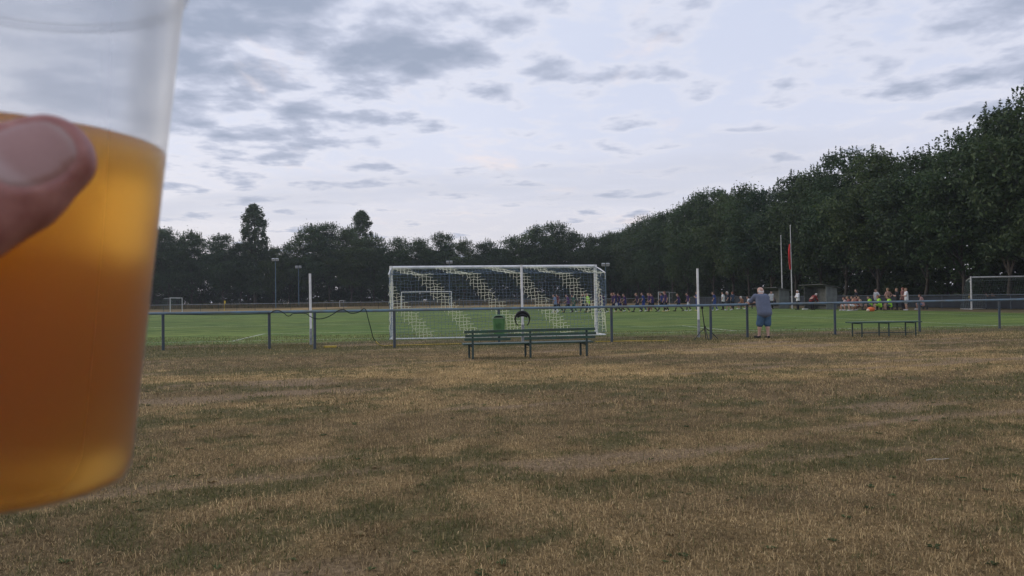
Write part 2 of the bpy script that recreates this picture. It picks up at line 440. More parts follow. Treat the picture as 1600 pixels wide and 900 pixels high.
# ------------------------------------------------------------------ grass blades of the meadow
def leafy_mat(name, attr, rough=.85, transl=.25, spec=.15, per_object=False):
    m = bpy.data.materials.new(name); m.use_nodes = True
    nt = m.node_tree; N = nt.nodes; L = nt.links; b = N['Principled BSDF']
    a = N.new('ShaderNodeAttribute'); a.attribute_name = attr
    L.new(a.outputs['Color'], b.inputs['Base Color']); b.inputs['Roughness'].default_value = rough; b.inputs['Specular IOR Level'].default_value = spec
    src = a.outputs['Color']
    if per_object:
        oi = N.new('ShaderNodeObjectInfo'); rp = N.new('ShaderNodeValToRGB'); L.new(oi.outputs['Random'], rp.inputs[0])
        rp.color_ramp.elements[0].color = (.72, .86, .88, 1); rp.color_ramp.elements[1].color = (1.18, 1.22, .98, 1)
        mm = N.new('ShaderNodeMix'); mm.data_type = 'RGBA'; mm.blend_type = 'MULTIPLY'; mm.inputs[0].default_value = 1
        L.new(src, mm.inputs[6]); L.new(rp.outputs[0], mm.inputs[7]); src = mm.outputs[2]; L.new(src, b.inputs['Base Color'])
    if transl > 0:
        t = N.new('ShaderNodeBsdfTranslucent'); L.new(src, t.inputs[0])
        mx = N.new('ShaderNodeMixShader'); mx.inputs[0].default_value = transl
        L.new(b.outputs[0], mx.inputs[1]); L.new(t.outputs[0], mx.inputs[2]); L.new(mx.outputs[0], N['Material Output'].inputs[0])
    return m
GRASSM = leafy_mat('grass blade', 'tint')
def blades(name, n, y0, y1, pw, hmul, wmul, label, tall=None):
    rng = np.random.default_rng(hash(name) % 1000 if False else len(name) * 7 + n % 97)
    q = rng.random(n)
    y = (y0 ** pw + q * (y1 ** pw - y0 ** pw)) ** (1 / pw)
    x = (rng.random(n) * 2 - 1) * (.72 * y + 1.6)
    if tall is not None: x, y = tall(rng, n)
    gr, ba, ta, z = ground_fields(x, y)
    keep = rng.random(n) > ba * .85
    x, y, z, gr, ta = x[keep], y[keep], z[keep], gr[keep], ta[keep]; n = len(x)
    tuft = fbm(x * 5.0, y * 5.0, 91, 2)
    isg = rng.random(n) < np.clip(gr * .95 + .07, 0, .80)
    h = (.008 + .022 * rng.random(n) + .045 * np.maximum(0, tuft - .5) * rng.random(n) * 2) * hmul
    up = rng.random(n) < .055
    h = np.where(up, h * 1.5 + .020, h) * np.where(isg, 1.10, .95)
    w = (.0016 + .0016 * rng.random(n)) * wmul
    lean = np.where(up, .25, .55 + .8 * rng.random(n)) * rng.choice([1.0, 1.0, .7], n)
    th = rng.random(n) * 2 * np.pi
    d = np.stack([np.cos(th), np.sin(th)], -1)
    fa = rng.random(n) * 2 * np.pi; s = np.stack([np.cos(fa), np.sin(fa)], -1) * w[:, None]
    base = np.stack([x, y, z - .003], -1)
    m1 = base.copy(); m1[:, :2] += d * (h * np.sin(lean * .6) * .55)[:, None]; m1[:, 2] += h * np.cos(lean * .6) * .55 + .003
    tip = m1.copy(); tip[:, :2] += d * (h * np.sin(lean * 1.3) * .5)[:, None]; tip[:, 2] += h * np.cos(lean * 1.3) * .5
    v = np.zeros((n, 5, 3), dtype=np.float32)
    s3 = np.concatenate([s, np.zeros((n, 1))], 1)
    v[:, 0] = base - s3; v[:, 1] = base + s3; v[:, 2] = m1 + s3 * .75; v[:, 3] = m1 - s3 * .75; v[:, 4] = tip
    i = np.arange(n, dtype=np.int32)[:, None] * 5
    f = np.concatenate([i + np.array([[0, 1, 2]]), i + np.array([[0, 2, 3]]), i + np.array([[3, 2, 4]])], 1).reshape(-1, 3)
    r = rng.random(n)
    straw = lin((.155, .112, .060), (.660, .490, .262), r ** 1.7) * ((1 + .35 * ta) * (.60 + .80 * fbm(x * 3.1, y * 3.1, 101, 3)))[:, None]
    grn = lin((.075, .082, .034), (.210, .195, .080), rng.random(n))
    c = np.where(isg[:, None], grn, straw)
    me = np_mesh(name, v.reshape(-1, 3), f, [GRASSM])
    col_attr(me, 'tint', np.repeat(c, 5, 0))
    return tag(link(name, me), label, 'grass', kind='stuff')
blades('meadow_grass', 290000, 3.0, 9.0, .9, 1.0, 1.0, 'short dried meadow grass with greener tufts in the foreground')
blades('meadow_grass', 230000, 9.0, 23.5, .75, 1.15, 1.9, 'short bleached grass between the foreground and the blue railing')

blades('verge_grass', 60000, 21.0, 29.0, .8, 1.5, 2.6, 'greener grass fringe along the railing and the edge of the pitch')

def weeds():
    rng = np.random.default_rng(17); V = []; F = []; Cc = []
    for i in range(300):
        y = 3.4 + 11 * rng.random() ** 1.3; x = (rng.random() * 2 - 1) * (.70 * y + .5)
        z = float(ground_fields(np.array([x]), np.array([y]))[3][0]); n = rng.integers(4, 9); L = rng.uniform(.018, .05); c = np.array((.080, .098, .040)) * rng.uniform(.7, 1.6)
        if rng.random() < .25: c = np.array((.30, .22, .11)) * rng.uniform(.6, 1.2)
        for k in range(n):
            a = 6.283 * k / n + rng.normal() * .3; d = np.array([math.cos(a), math.sin(a), 0]); sd = np.array([-d[1], d[0], 0]); b = np.array([x, y, z + .002]); up = np.array([0, 0, 1.0]); l = L * rng.uniform(.6, 1.2)
            o = len(V); V += [b, b + d * l * .5 + sd * l * .24 + up * l * .35, b + d * l + up * l * .22, b + d * l * .5 - sd * l * .24 + up * l * .35]
            F.append([o, o + 1, o + 2, o + 3]); Cc += [c * rng.uniform(.8, 1.2)] * 4
    me = np_mesh('meadow_weeds', np.array(V), np.array(F), [GRASSM]); col_attr(me, 'tint', np.array(Cc))
    tag(link('meadow_weeds', me), 'small leafy weeds and dead leaves scattered in the dry grass', 'weeds', kind='stuff')
weeds()
for px, py, sx, sy, rz, nm, lab in ((1465, 722, .10, .012, .05, 'dry_stick', 'pale straight stick lying in the grass at the right'),):
    p = G(px, py); p.z = float(ground_fields(np.array([p.x]), np.array([p.y]))[3][0])
    mb = MB()
    if nm == 'dry_stick': mb.tube([(-sx, -.01, .018), (-sx * .3, .006, .022), (sx * .4, .0, .02), (sx, .008, .024)], [.003, .0035, .003, .002], 6)
    else: mb._add([(-sx, -sy, .012), (sx * .8, -sy * .7, .02), (sx, sy, .014), (-sx * .7, sy * 1.2, .026), (-sx, -sy, .009), (sx * .8, -sy * .7, .017), (sx, sy, .011), (-sx * .7, sy * 1.2, .023)], [(0, 1, 2, 3), (7, 6, 5, 4), (0, 4, 5, 1), (1, 5, 6, 2), (2, 6, 7, 3), (3, 7, 4, 0)])
    o = mb.build(nm, mat('pale litter', (.55, .50, .42) if nm == 'dry_stick' else (.75, .75, .73), .8), None, p); o.rotation_euler.z = rz
    tag(o, lab, 'stick' if nm == 'dry_stick' else 'litter')

# ------------------------------------------------------------------ trees
LEAFM = leafy_mat('tree leaf', 'leaf', .6, .30, .3, True)
def leaves_from(cent, size, rng, base, var=.35, up=.35):
    n = len(cent)
    nrm = rng.normal(size=(n, 3)); nrm[:, 2] += up; nrm /= np.linalg.norm(nrm, axis=1)[:, None]
    a = np.cross(nrm, rng.normal(size=(n, 3))); a /= np.linalg.norm(a, axis=1)[:, None]
    b = np.cross(nrm, a)
    s = size[:, None]
    v = np.stack([cent - a * s, cent - b * s * .45 + nrm * s * .12, cent + a * s, cent + b * s * .45 + nrm * s * .12], 1)
    f = np.arange(n * 4).reshape(n, 4)
    t = rng.random(n)
    c = np.asarray(base)[None] * (1 + var * (t[:, None] * 2 - 1)) * (1 + .25 * rng.normal(size=(n, 1)).clip(-1, 1) * np.array([[1.0, .6, .4]]))
    return v.reshape(-1, 3), f, np.repeat(np.clip(c, .004, 1), 4, 0)
def make_tree(seed, H, rad, z0, kind='oak', nclump=90, per=120, base=(.055, .080, .034), lsize=.20):
    """returns (trunk mesh, crown mesh) around the origin"""
    rng = np.random.default_rng(seed); rnd = random.Random(seed)
    mb = MB()
    nl = 6; top = H * (.62 if kind != 'poplar' else .9)
    px = 0; py = 0; pts = []; rr = []
    r0 = .20 if kind == 'oak' else .26
    for i in range(9):
        q = i / 8; pts.append((px, py, q * top - (.1 if i == 0 else 0))); rr.append(r0 * (1.25 if i == 0 else 1) * (1 - q * .82))
        px += rnd.uniform(-.16, .16); py += rnd.uniform(-.16, .16)
    mb.tube(pts, rr, 8)
    # clump centres fill a lumpy crown volume
    cl = []
    zc = (z0 + H) / 2; hz = (H - z0) / 2
    while len(cl) < nclump:
        d = rng.normal(size=3); d /= np.linalg.norm(d)
        q = rng.random() ** .28
        lump = 1 + .26 * math.sin(3 * math.atan2(d[1], d[0]) + seed) + .16 * math.sin(5 * d[2] + 2 * seed)
        if kind == 'bushy':
            zt = rng.uniform(-1, 1); prof = rad * q * (1 - abs(zt) ** 5) ** .5 if zt > 0 else rad * q
            dn = math.hypot(d[0], d[1]) + 1e-6; p = np.array([d[0] / dn * prof * lump, d[1] / dn * prof * lump, zc + zt * hz])
        elif kind == 'oak':
            prof = rad * lump * (1 - .22 * max(0, d[2])) * (1.0 if d[2] > -.55 else .8)
            p = np.array([d[0] * prof * q, d[1] * prof * q, zc + d[2] * hz * q * (1 + .10 * (lump - 1))])
        elif kind == 'poplar':
            zt = rng.uniform(-1, 1); q = rng.random() ** .5; pr = rad * q * max(.05, 1 - max(0, zt)** 7) ** .6 * (1 - .25 * max(0, -zt)); an = rng.uniform(0, 6.283)
            p = np.array([math.cos(an) * pr * (.85 + .3 * lump * .5), math.sin(an) * pr, zc + zt * hz * .97])
        else:
            p = np.array([d[0] * rad * q * lump, d[1] * rad * q * lump, max(.15, zc + d[2] * hz * q)])
        cl.append(p)
    cl = np.array(cl)
    for p in cl[:: max(1, nclump // 14)]:
        k = min(7, max(2, int(8 * max(.15, (p[2] - 1.6) / top * .62))))
        a = Vector(pts[k]); b = Vector(p)
        mid = a.lerp(b, .5) + Vector((0, 0, .35 if kind == 'oak' else -.1))
        mb.tube([a, mid, b], [rr[k] * .55, rr[k] * .32, .025], 5)
    cen = []; siz = []
    for p in cl:
        n = int(per * rng.uniform(.6, 1.35)); sr = rng.uniform(.55, 1.05) * (.85 if kind == 'poplar' else 1) * (1.0 if kind in ('oak', 'bushy') else .7) * (rad / 3.6 if kind != 'poplar' else .8)
        q = rng.normal(size=(n, 3)) * np.array([sr, sr, sr * .55]) * .62
        # leaves gather in flat sprays
        if kind == 'poplar': q[:, 2] *= 2.2
        else: q[:, 2] = np.round(q[:, 2] / .32) * .32 * .7 + q[:, 2] * .3
        cen.append(p + q); siz.append(rng.uniform(.6, 1.25, n) * lsize)
    # upright shoots along the top give the sprigged outline
    if kind != 'shrub':
        ns = 34 if kind == 'oak' else 10
        for i in range(ns):
            d = rng.normal(size=2) * rad * .42
            zt = zc + hz * math.sqrt(max(.05, 1 - min(.95, (d[0] ** 2 + d[1] ** 2) / rad ** 2))) * .96
            hh = rng.uniform(.3, 1.3); n = int(10 + hh * 22)
            s = rng.random(n)
            q = np.stack([d[0] + rng.normal(size=n) * .14 * (1.15 - s), d[1] + rng.normal(size=n) * .14 * (1.15 - s), zt - .5 + s * (hh + .5)], -1)
            cen.append(q); siz.append(np.full(n, lsize * .62))
    cen = np.concatenate(cen); siz = np.concatenate(siz)
    cen[:, 2] = np.maximum(cen[:, 2], .12)
    v, f, c = leaves_from(cen, siz, rng, base)
    me = np_mesh('crown', v, f, [LEAFM]); col_attr(me, 'leaf', c)
    return mb.mesh('trunk', BARK), me
OAKS = [make_tree(100 + i, 16.2 + .5 * (i % 3), 4.3 + .35 * (i % 2), 2.9 + .5 * (i % 3), 'oak', 150, 125, ((.050, .078, .032), (.060, .084, .036), (.044, .072, .034))[i % 3]) for i in range(5)]
BUSHY = [make_tree(200 + i, 15.0, 4.2, .2, 'bushy', 130, 70, (.040, .060, .030), .30) for i in range(3)]
POPL = [make_tree(300 + i, 22.0, 2.2, 3.0, 'poplar', 380, 70, (.056, .080, .044), .19) for i in range(2)]
SHRUB = [make_tree(400 + i, 3.6, 1.9, .1, 'shrub', 34, 80, (.038, .058, .026), .15) for i in range(3)]
ORD = ['first', 'second', 'third', 'fourth', 'fifth', 'sixth', 'seventh', 'eighth', 'ninth', 'tenth', 'eleventh', 'twelfth', 'thirteenth', 'fourteenth', 'fifteenth', 'sixteenth', 'seventeenth', 'eighteenth', 'nineteenth', 'twentieth']
def ordn(i):
    if i < 20: return ORD[i]
    return ('twenty-' if i < 29 else 'thirty-' if i > 29 else 'thirtieth') + ('' if i == 29 else ORD[(i - 20) % 10] if i != 29 else '')
def plant_tree(name, pair, loc, s, label, cat, group, sz=1.0, rz=None):
    e = empty(name, loc, random.uniform(0, 6.28) if rz is None else rz, label, cat, group)
    e.scale = (s, s, s * sz)
    link('trunk', pair[0], e); link('crown', pair[1], e)
    return e
# right-hand row, running along the far side of the pitch
UR = 45.5
SKYL = np.array([(800, 372), (950, 366), (1000, 352), (1050, 330), (1100, 304), (1160, 295), (1215, 291), (1250, 270), (1300, 246), (1340, 231), (1400, 224), (1450, 224), (1500, 221), (1540, 223), (1562, 205), (1585, 168), (1610, 140), (1700, 95), (1900, 20), (2400, -200)], dtype=float)
def top_height(p):
    px = 800 + FPX * p.x / p.y
    return at(px, float(np.interp(px, SKYL[:, 0], SKYL[:, 1])), p.y).z
t = 12.0; i = 0
while t < 150:
    u = UR + random.uniform(-.6, .6)
    vi = (i * 3 + (i // 4)) % 5; hh = (top_height(P(u, t)) * 1.065 + random.uniform(-1.3, .5)) / (16.9 + .5 * (vi % 3))
    plant_tree('broadleaf_tree', OAKS[vi], P(u, t), .97,
               f'{ordn(i)} tall broad-leaved tree from the right edge in the row behind the spectators', 'tree', 'tree row behind the spectators', hh / .97)
    t += 5.3 + .012 * t + random.uniform(-.7, .7); i += 1
t = 9.0
while t < 150:
    q = P(UR + 6.5 + random.uniform(-1, 1), t)
    plant_tree('broadleaf_tree', BUSHY[int(t * 7) % 3], q, .95,
               'dark leafy tree hidden behind the front row of trees beside the pitch', 'tree', 'hidden second row of trees beside the pitch', top_height(q) * random.uniform(.80, .90) / 15.8)
    t += 4.6 + random.uniform(-.6, .6)
t = 8.0
while t < 150:
    plant_tree('undergrowth_shrub', SHRUB[int(t * 5) % 3], P(UR + 3.6 + random.uniform(-.8, .8), t), random.uniform(.8, 1.25),
               'dark undergrowth shrub between the trunks behind the right-hand spectators', 'shrub', 'undergrowth between the right-hand trunks')
    t += 4.2 + random.uniform(-.8, .8)
# row across the far end
YF = 172.0
far_px = [(-60, 352), (60, 360), (150, 345), (238, 352), (262, 356), (300, 360), (350, 364), (376, 376), (428, 384), (452, 380), (487, 350), (516, 346), (548, 352), (585, 366), (622, 370), (655, 372), (690, 362), (725, 372), (762, 374), (805, 368), (838, 352), (866, 345), (895, 358), (925, 366), (955, 362), (985, 356)]
for i, (px, top) in enumerate(far_px):
    Y = YF + random.uniform(-3, 3); b = gx(px, Y); h = at(px, top, Y).z
    pr = OAKS[(i * 2) % 5]; hh = (16.2 + .5 * (((i * 2) % 5) % 3)) + .4
    s = h / hh
    plant_tree('broadleaf_tree', pr, b, max(.75, s), f'{ordn(i)} dark broad-leaved tree from the left in the row across the far end', 'tree', 'tree row across the far end', s / max(.75, s))
for i in range(64):
    Y = YF + (8 if i % 2 else 14) + random.uniform(-2, 2); px = -100 + i * 18
    plant_tree('broadleaf_tree', BUSHY[i % 3], gx(px, Y), random.uniform(.72, .90), 'dark leafy tree hidden behind the far tree row', 'tree', 'hidden second row behind the far end')
for i in range(30):
    Y = YF + 3 + random.uniform(-1.5, 1.5)
    plant_tree('undergrowth_shrub', SHRUB[i % 3], gx(-80 + i * 36, Y), random.uniform(.9, 1.4), 'dark undergrowth shrub between the trunks across the far end', 'shrub', 'undergrowth between the far trunks')
for k, (px, top, w, lab) in enumerate(((398, 321, 1.05, 'tall narrow poplar rising above the far trees, left one'), (566, 330, 1.0, 'narrow poplar tip rising above the far trees, right one'))):
    Y = YF - 4 + k * 14; h = at(px, top, Y).z
    plant_tree('poplar_tree', POPL[k], gx(px, Y), w * (1.22 if k == 0 else 1.15), lab, 'tree', 'poplars in the far row', h / 22.0 / (w * (1.22 if k == 0 else 1.15)))
def tall_strip(rng, n):
    px = rng.uniform(150, 1000, n); Y = 163 + rng.random(n) * 6
    return (px - 800) / FPX * Y, Y
def far_grass():
    rng = np.random.default_rng(5); n = 26000
    x, y = tall_strip(rng, n)
    h = (.45 + .75 * rng.random(n)) * (.5 + fbm(x * .15, y * .2, 13, 3)); th = rng.random(n) * 6.28; w = .035
    base = np.stack([x, y, np.zeros(n)], -1); tip = base + np.stack([rng.normal(size=n) * .2, rng.normal(size=n) * .2, h], -1)
    s = np.stack([np.cos(th), np.sin(th), np.zeros(n)], -1) * w
    v = np.stack([base - s, base + s, tip], 1).reshape(-1, 3); f = np.arange(n * 3).reshape(-1, 3)
    c = lin((.14, .105, .05), (.26, .19, .10), rng.random(n)); g = rng.random(n) < .3; c[g] = (.06, .075, .03)
    me = np_mesh('tall_grass', v, f, [GRASSM]); col_attr(me, 'tint', np.repeat(c, 3, 0))
    tag(link('tall_grass', me), 'tall bleached grass at the foot of the far trees', 'grass', kind='stuff')
far_grass()


# ------------------------------------------------------------------ near railing
RAILH = 1.06
post_px = [(90, 549.5), (255, 547), (421, 544), (492, 549), (616.5, 545.5), (780, 538), (956, 535), (1111, 532), (1168, 526), (1305, 522.8), (1437, 517.8), (1562, 513.8), (1690, 510)]
pp = [G(*q) for q in post_px]
_c = np.polyfit([p.x for p in pp], [p.y for p in pp], 2)
def rail_y(x): return float(np.polyval(_c, x))
FP = []
for q, p in zip(post_px, pp):
    Y = .35 * p.y + .65 * rail_y(p.x); FP.append(gx(q[0], Y))
fence = empty('pipe_railing', FP[0], 0, 'blue pipe railing on slim posts between the dry meadow and the pitch', 'railing')
o0 = FP[0]
for p in FP:
    q = p - o0
    MB().cyl(q + Vector((0, 0, -.15)), q + Vector((0, 0, RAILH - .02)), .040, n=12).build('post', BLUE_POST, fence)
for a, b in zip(FP[:-1], FP[1:]):
    MB().cyl(a - o0 + Vector((0, 0, RAILH)), b - o0 + Vector((0, 0, RAILH)), .038, n=12).build('rail', BLUE_RAIL, fence)
def rail_pt(px, dz=0.0, dy=0.0):
    for a, b in zip(FP[:-1], FP[1:]):
        pa = 800 + FPX * a.x / a.y; pb = 800 + FPX * b.x / b.y
        if pa <= px <= pb:
            lo, hi = 0.0, 1.0
            for _ in range(30):
                m = (lo + hi) / 2; c = a.lerp(b, m)
                if 800 + FPX * c.x / c.y < px: lo = m
                else: hi = m
            return c + Vector((0, dy, RAILH + dz))
# cable tied along the rail, its end dropping to the grass
cps = [(260, -.02), (300, -.04), (350, -.06), (400, -.05), (421, -.045), (428, .03), (436, .045), (445, -.045), (449, -.11), (454, -.11), (459, -.05), (478, -.05), (484, -.12), (492, -.19), (503, -.20), (514, -.14), (523, -.05), (530, .03), (537, .05), (541, .01), (548, -.06), (556, -.055), (563, -.01), (568, .06), (572, .02)]
pts = [rail_pt(px, dz, -.055) for px, dz in cps]
e0 = pts[-1]
for px, py, dy in ((575, 497, -.02), (579, 512, .08), (583, 527, .2), (587, 533, .3)):
    pts.append(at(px, py, e0.y + dy))
def smooth_pts(pts, k=4):
    out = []; n = len(pts)
    for i in range(n - 1):
        p0, p1, p2, p3 = pts[max(i - 1, 0)], pts[i], pts[i + 1], pts[min(i + 2, n - 1)]
        for j in range(k):
            t = j / k
            out.append(.5 * ((2 * p1) + (p2 - p0) * t + (2 * p0 - 5 * p1 + 4 * p2 - p3) * t * t + (3 * p1 - p0 - 3 * p2 + p3) * t ** 3))
    return out + [pts[-1]]
tag(MB().tube(smooth_pts(pts), .013, 5).build('electric_cable', CABLE), 'dark cable looped along the blue rail and dropping to the grass', 'cable')
hp = [pts[-1], at(592, 538, e0.y + .3), G(600, 541.5), G(612, 540.5), G(640, 540), G(700, 538.5), G(760, 537), G(800, 536)]
for q in hp[2:]: q.z = .02
tag(MB().tube(smooth_pts(hp), .014, 5).build('garden_hose', YHOSE), 'thin yellow hose lying in the grass below the cable and behind the bench', 'hose')
hp = [G(930, 534.5), G(960, 534.3), G(985, 533.6), G(1010, 533.8), G(1045, 533.0)]
for q in hp: q.z = .02
tag(MB().tube(smooth_pts(hp), .016, 5).build('garden_hose', YHOSE), 'pale yellow hose end lying in the grass right of the backed bench', 'hose')
p = G(516, 543.3); tag(MB().box(p + Vector((0, 0, .03)), (.36, .10, .06), .06).build('yellow_batten', YHOSE), 'short flat yellow piece lying on the grass left of the goal', 'batten')

# ------------------------------------------------------------------ white catch-net poles
for px, top, weld, base, lab in ((486, 428, 515.5, 538.5, 'white pole with grey sleeve left of the goal, beside a railing post'),
                                 (817, 414.5, 509, 535.5, 'white pole in front of the goal net, behind the backed bench'),
                                 (1092, 420, 501, 527, 'white pole right of the goal, beside the black tripod')):
    b = G(px, base); Y = b.y
    e = empty('net_pole', b, 0, lab, 'pole', 'white poles behind the goal line')
    zt = at(px, top, Y).z; zw = at(px, weld, Y).z
    MB().cyl((0, 0, zw), (-.012, 0, zt), .036, n=12).build('tube', WHITE, e)
    MB().cyl((0, 0, -.1), (0, 0, zw + .04), .044, n=12).build('sleeve', ZINC, e)
    MB().cyl((-.012, 0, zt), (-.012, 0, zt + .015), .038, n=12).build('cap', OLDWHITE, e)

# ------------------------------------------------------------------ goals
def goal(label, origin, rz, W=7.32, Hh=2.44, D=1.15, drop=.22, post_r=.06, cell=.122, net='band', cord=.0055, slope_back=0.0, group=None, cords=True, mats=(WHITE, WHITE), dtop=None):
    """mouth faces local +Y; the net hangs towards local -Y"""
    g = empty('football_goal', origin, rz, label, 'goal', group)
    hw = W / 2; dt = D if dtop is None else dtop
    for s in (-1, 1):
        MB().cyl((s * (hw + post_r), 0, -.05), (s * (hw + post_r), 0, Hh + post_r * 2), post_r, n=14).build('post', mats[0], g)
        MB().tube([(s * (hw + post_r), -post_r, Hh + .04), (s * (hw + .09), -dt * .5, Hh - drop * .3), (s * (hw + .12), -dt, Hh - drop)], .020, 8).build('net_arm', mats[1], g)
        MB().cyl((s * (hw + .06), -post_r, .03), (s * (hw + .10), -D, .03), .024, n=8).build('ground_bar', mats[1], g)
    MB().cyl((-hw + .001, 0, Hh + post_r), (hw - .001, 0, Hh + post_r), post_r, n=14).build('crossbar', mats[0], g)
    MB().cyl((-hw - .076, -D, .03), (hw + .076, -D, .03), .022, n=8).build('ground_bar', mats[1], g)
    rng = np.random.default_rng(int(W * 100 + origin[0]))
    segs = []
    def panel(fn, nu, nv, key):
        pts = np.zeros((nu + 1, nv + 1, 3))
        for i in range(nu + 1):
            for j in range(nv + 1):
                pts[i, j] = fn(i / nu, j / nv)
        jit = rng.normal(size=pts.shape) * .016; jit[:, 0] = 0; jit[:, -1] = 0
        pts += jit
        for i in range(nu + 1):
            for j in range(nv + 1):
                m = 0 if ((i - .73 * (j + key)) % 13) < 4.6 + rng.normal() * .3 else 1
                if i < nu: segs.append((pts[i, j], pts[i + 1, j], m))
                if j < nv: segs.append((pts[i, j], pts[i, j + 1], m))
    nu = int(W / cell); nb = int(Hh / cell); nr = max(2, int(dt / cell))
    zt = Hh - drop
    panel(lambda a, b: (-hw - .1 + a * (W + .2), -post_r - b * (dt - post_r), Hh + .05 - b * (drop + .05) - .10 * math.sin(math.pi * b) * (.6 + .4 * math.sin(a * 9))), nu, nr, 0)
    panel(lambda a, b: (-hw - .1 + a * (W + .2), -dt - (D - dt) * b - .06 * math.sin(math.pi * b) * math.sin(a * 7 + 1), zt - b * (zt - .04)), nu, nb, nr)
    for s in (-1, 1):
        panel(lambda a, b: (s * (hw + .06 + .04 * a), -post_r - a * ((dt + (D - dt) * b) - post_r), (Hh - drop * a) * (1 - b) + .04 * b), nr, nb, nr + 3)
    m = [x[2] if net == 'band' else 0 for x in segs]
    A = np.array([x[0] for x in segs]); B = np.array([x[1] for x in segs]); m = np.array(m)
    d = B - A; d /= np.linalg.norm(d, axis=1)[:, None]
    ref = np.where(np.abs(d[:, 2:3]) > .8, np.array([[1.0, 0, 0]]), np.array([[0, 0, 1.0]]))
    n1 = np.cross(d, ref); n1 /= np.linalg.norm(n1, axis=1)[:, None]; n2 = np.cross(d, n1)
    r = np.where(m == 0, cord, cord * .62)[:, None] if net == 'band' else np.full((len(m), 1), cord)
    ring = [n1 * r, (-.5 * n1 + .866 * n2) * r, (-.5 * n1 - .866 * n2) * r]
    V = np.stack([A + q for q in ring] + [B + q for q in ring], 1).reshape(-1, 3)
    k = np.arange(len(A))[:, None, None] * 6
    F = (k + np.array([[[0, 1, 4, 3], [1, 2, 5, 4], [2, 0, 3, 5]]])).reshape(-1, 4)
    mm = [NETL, NETB] if net == 'band' else [NETG]
    me = np_mesh('net', V, F, mm, np.repeat(m, 3))
    tag(link('net', me, g), kind='stuff')
    return g
goal('large white goal with a net of pale and blue cords behind the blue railing', PO, YAW, cord=.0078)
goal('far white goal at the opposite end, seen through the near net', P(-.6, PLEN), YAW + math.pi, net='plain', cell=.25, cord=.006, D=1.6, dtop=.6)
a = G(1519.5, 483.8); b = a + Vector((7.32 * .985, -7.32 * .17, 0))
mid = (a + b) / 2; goal('white goal with dark net standing at the right edge beside the trees', mid, math.atan2(b.y - a.y, b.x - a.x) + math.pi, net='plain', cell=.16, cord=.008, D=1.9, dtop=.75, mats=(OLDWHITE, OLDWHITE))
a = gx(266, 95); b = gx(284.7, 99.6); mid = (a + b) / 2
goal('small white goal turned sideways beyond the left corner of the pitch', mid, math.atan2(b.y - a.y, b.x - a.x) + math.pi, W=(b - a).length - .1, Hh=1.95, net='plain', cell=.22, cord=.005, D=1.2, dtop=.8, drop=.05, post_r=.05, mats=(OLDWHITE, OLDWHITE))
a = gx(1029, 113); b = gx(1046, 117.6); mid = (a + b) / 2
goal('small white goal behind the line of walking players', mid, math.atan2(b.y - a.y, b.x - a.x), W=(b - a).length - .1, Hh=1.95, net='plain', cell=.22, cord=.005, D=1.5, dtop=1.1, drop=.02, post_r=.05, mats=(OLDWHITE, OLDWHITE))
a = gx(531, 150); b = gx(537, 152)
goal('tiny white goal in front of the far trees left of the large goal', (a + b) / 2, math.atan2(b.y - a.y, b.x - a.x), W=2.0, Hh=1.3, net='plain', cell=.25, cord=.004, D=.8, dtop=.5, drop=.05, post_r=.05, mats=(OLDWHITE, OLDWHITE))

# ------------------------------------------------------------------ bench with backrest
def bench_backed():
    L0 = G(739, 562); R0 = G(917, 557.5)
    d = (R0 - L0); ang = math.atan2(d.y, d.x); mid = (L0 + R0) / 2
    e = empty('park_bench', mid, ang, 'dark green slatted bench with backrest and one broken back slat', 'bench')
    Ln = d.length * (930 - 726) / (917 - 739); hl = Ln / 2
    k = .335; topz = .665          # seat height, back height
    # local +Y points to the pitch: the back is on the near side
    for i in (-1, 0, 1):
        x = i * d.length / 2
        MB().box((x, .0, topz / 2), (.045, .05, topz), mi=0).build('rear_leg', BENCHLEG, e)
        MB().box((x - .05, .40, (k - .03) / 2), (.045, .05, k - .03)).build('front_leg', BENCHLEG, e)
        MB().box((x - .025, .20, k - .045), (.04, .36, .03)).build('seat_bearer', BENCHLEG, e)
    wob = [.0, .012, -.01]
    for j, z in enumerate((topz - .035, topz - .13)):
        MB().box((.0 + .02 * j, -.045, z), (Ln, .03, .060), rot=Matrix.Rotation(-.006 + .004 * j, 3, 'Y')).build('back_slat', BENCH, e)
    z = topz - .215
    x0 = -hl; x1 = -hl + Ln * (797 - 726) / 204; x2 = -hl + Ln * (818 - 726) / 204; x3 = hl
    MB().box(((x0 + x1) / 2, -.045, z), (x1 - x0, .03, .058), rot=Matrix.Rotation(.010, 3, 'Y')).build('broken_back_slat', BENCH, e)
    MB().box(((x2 + x3) / 2, -.045, z), (x3 - x2, .03, .058), rot=Matrix.Rotation(-.004, 3, 'Y')).build('broken_back_slat', BENCH, e)
    for j, y in enumerate((.08, .19, .30, .41)):
        MB().box((-.02, y, k), (Ln * 1.0, .09, .035)).build('seat_slat', BENCH, e)
bench_backed()
def bench_plain():
    a = G(1343, 526.8); b = G(1427, 525.3); d = b - a; mid = (a + b) / 2
    e = empty('park_bench', mid, math.atan2(d.y, d.x), 'backless green bench on thin paired legs in front of the railing', 'bench')
    Ln = d.length * 109 / 84; k = .475
    for i in (-1, 0, 1):
        x = i * d.length / 2
        MB().box((x + .07, -.02, (k - .04) / 2), (.035, .035, k - .04)).build('leg', BENCHLEG, e)
        MB().box((x - .06, .30, (k - .04) / 2), (.035, .035, k - .04)).build('leg', BENCHLEG, e)
        MB().box((x, .14, k - .055), (.03, .40, .03)).build('seat_bearer', BENCHLEG, e)
    MB().cyl((-d.length / 2 - .08, .14, .12), (d.length / 2 + .10, .14, .12), .014, n=8).build('stretcher', BENCHLEG, e)
    for j, y in enumerate((-.02, .09, .20, .31)):
        MB().box((0, y, k - .02), (Ln, .095, .035)).build('seat_slat', BENCH, e)
bench_plain()

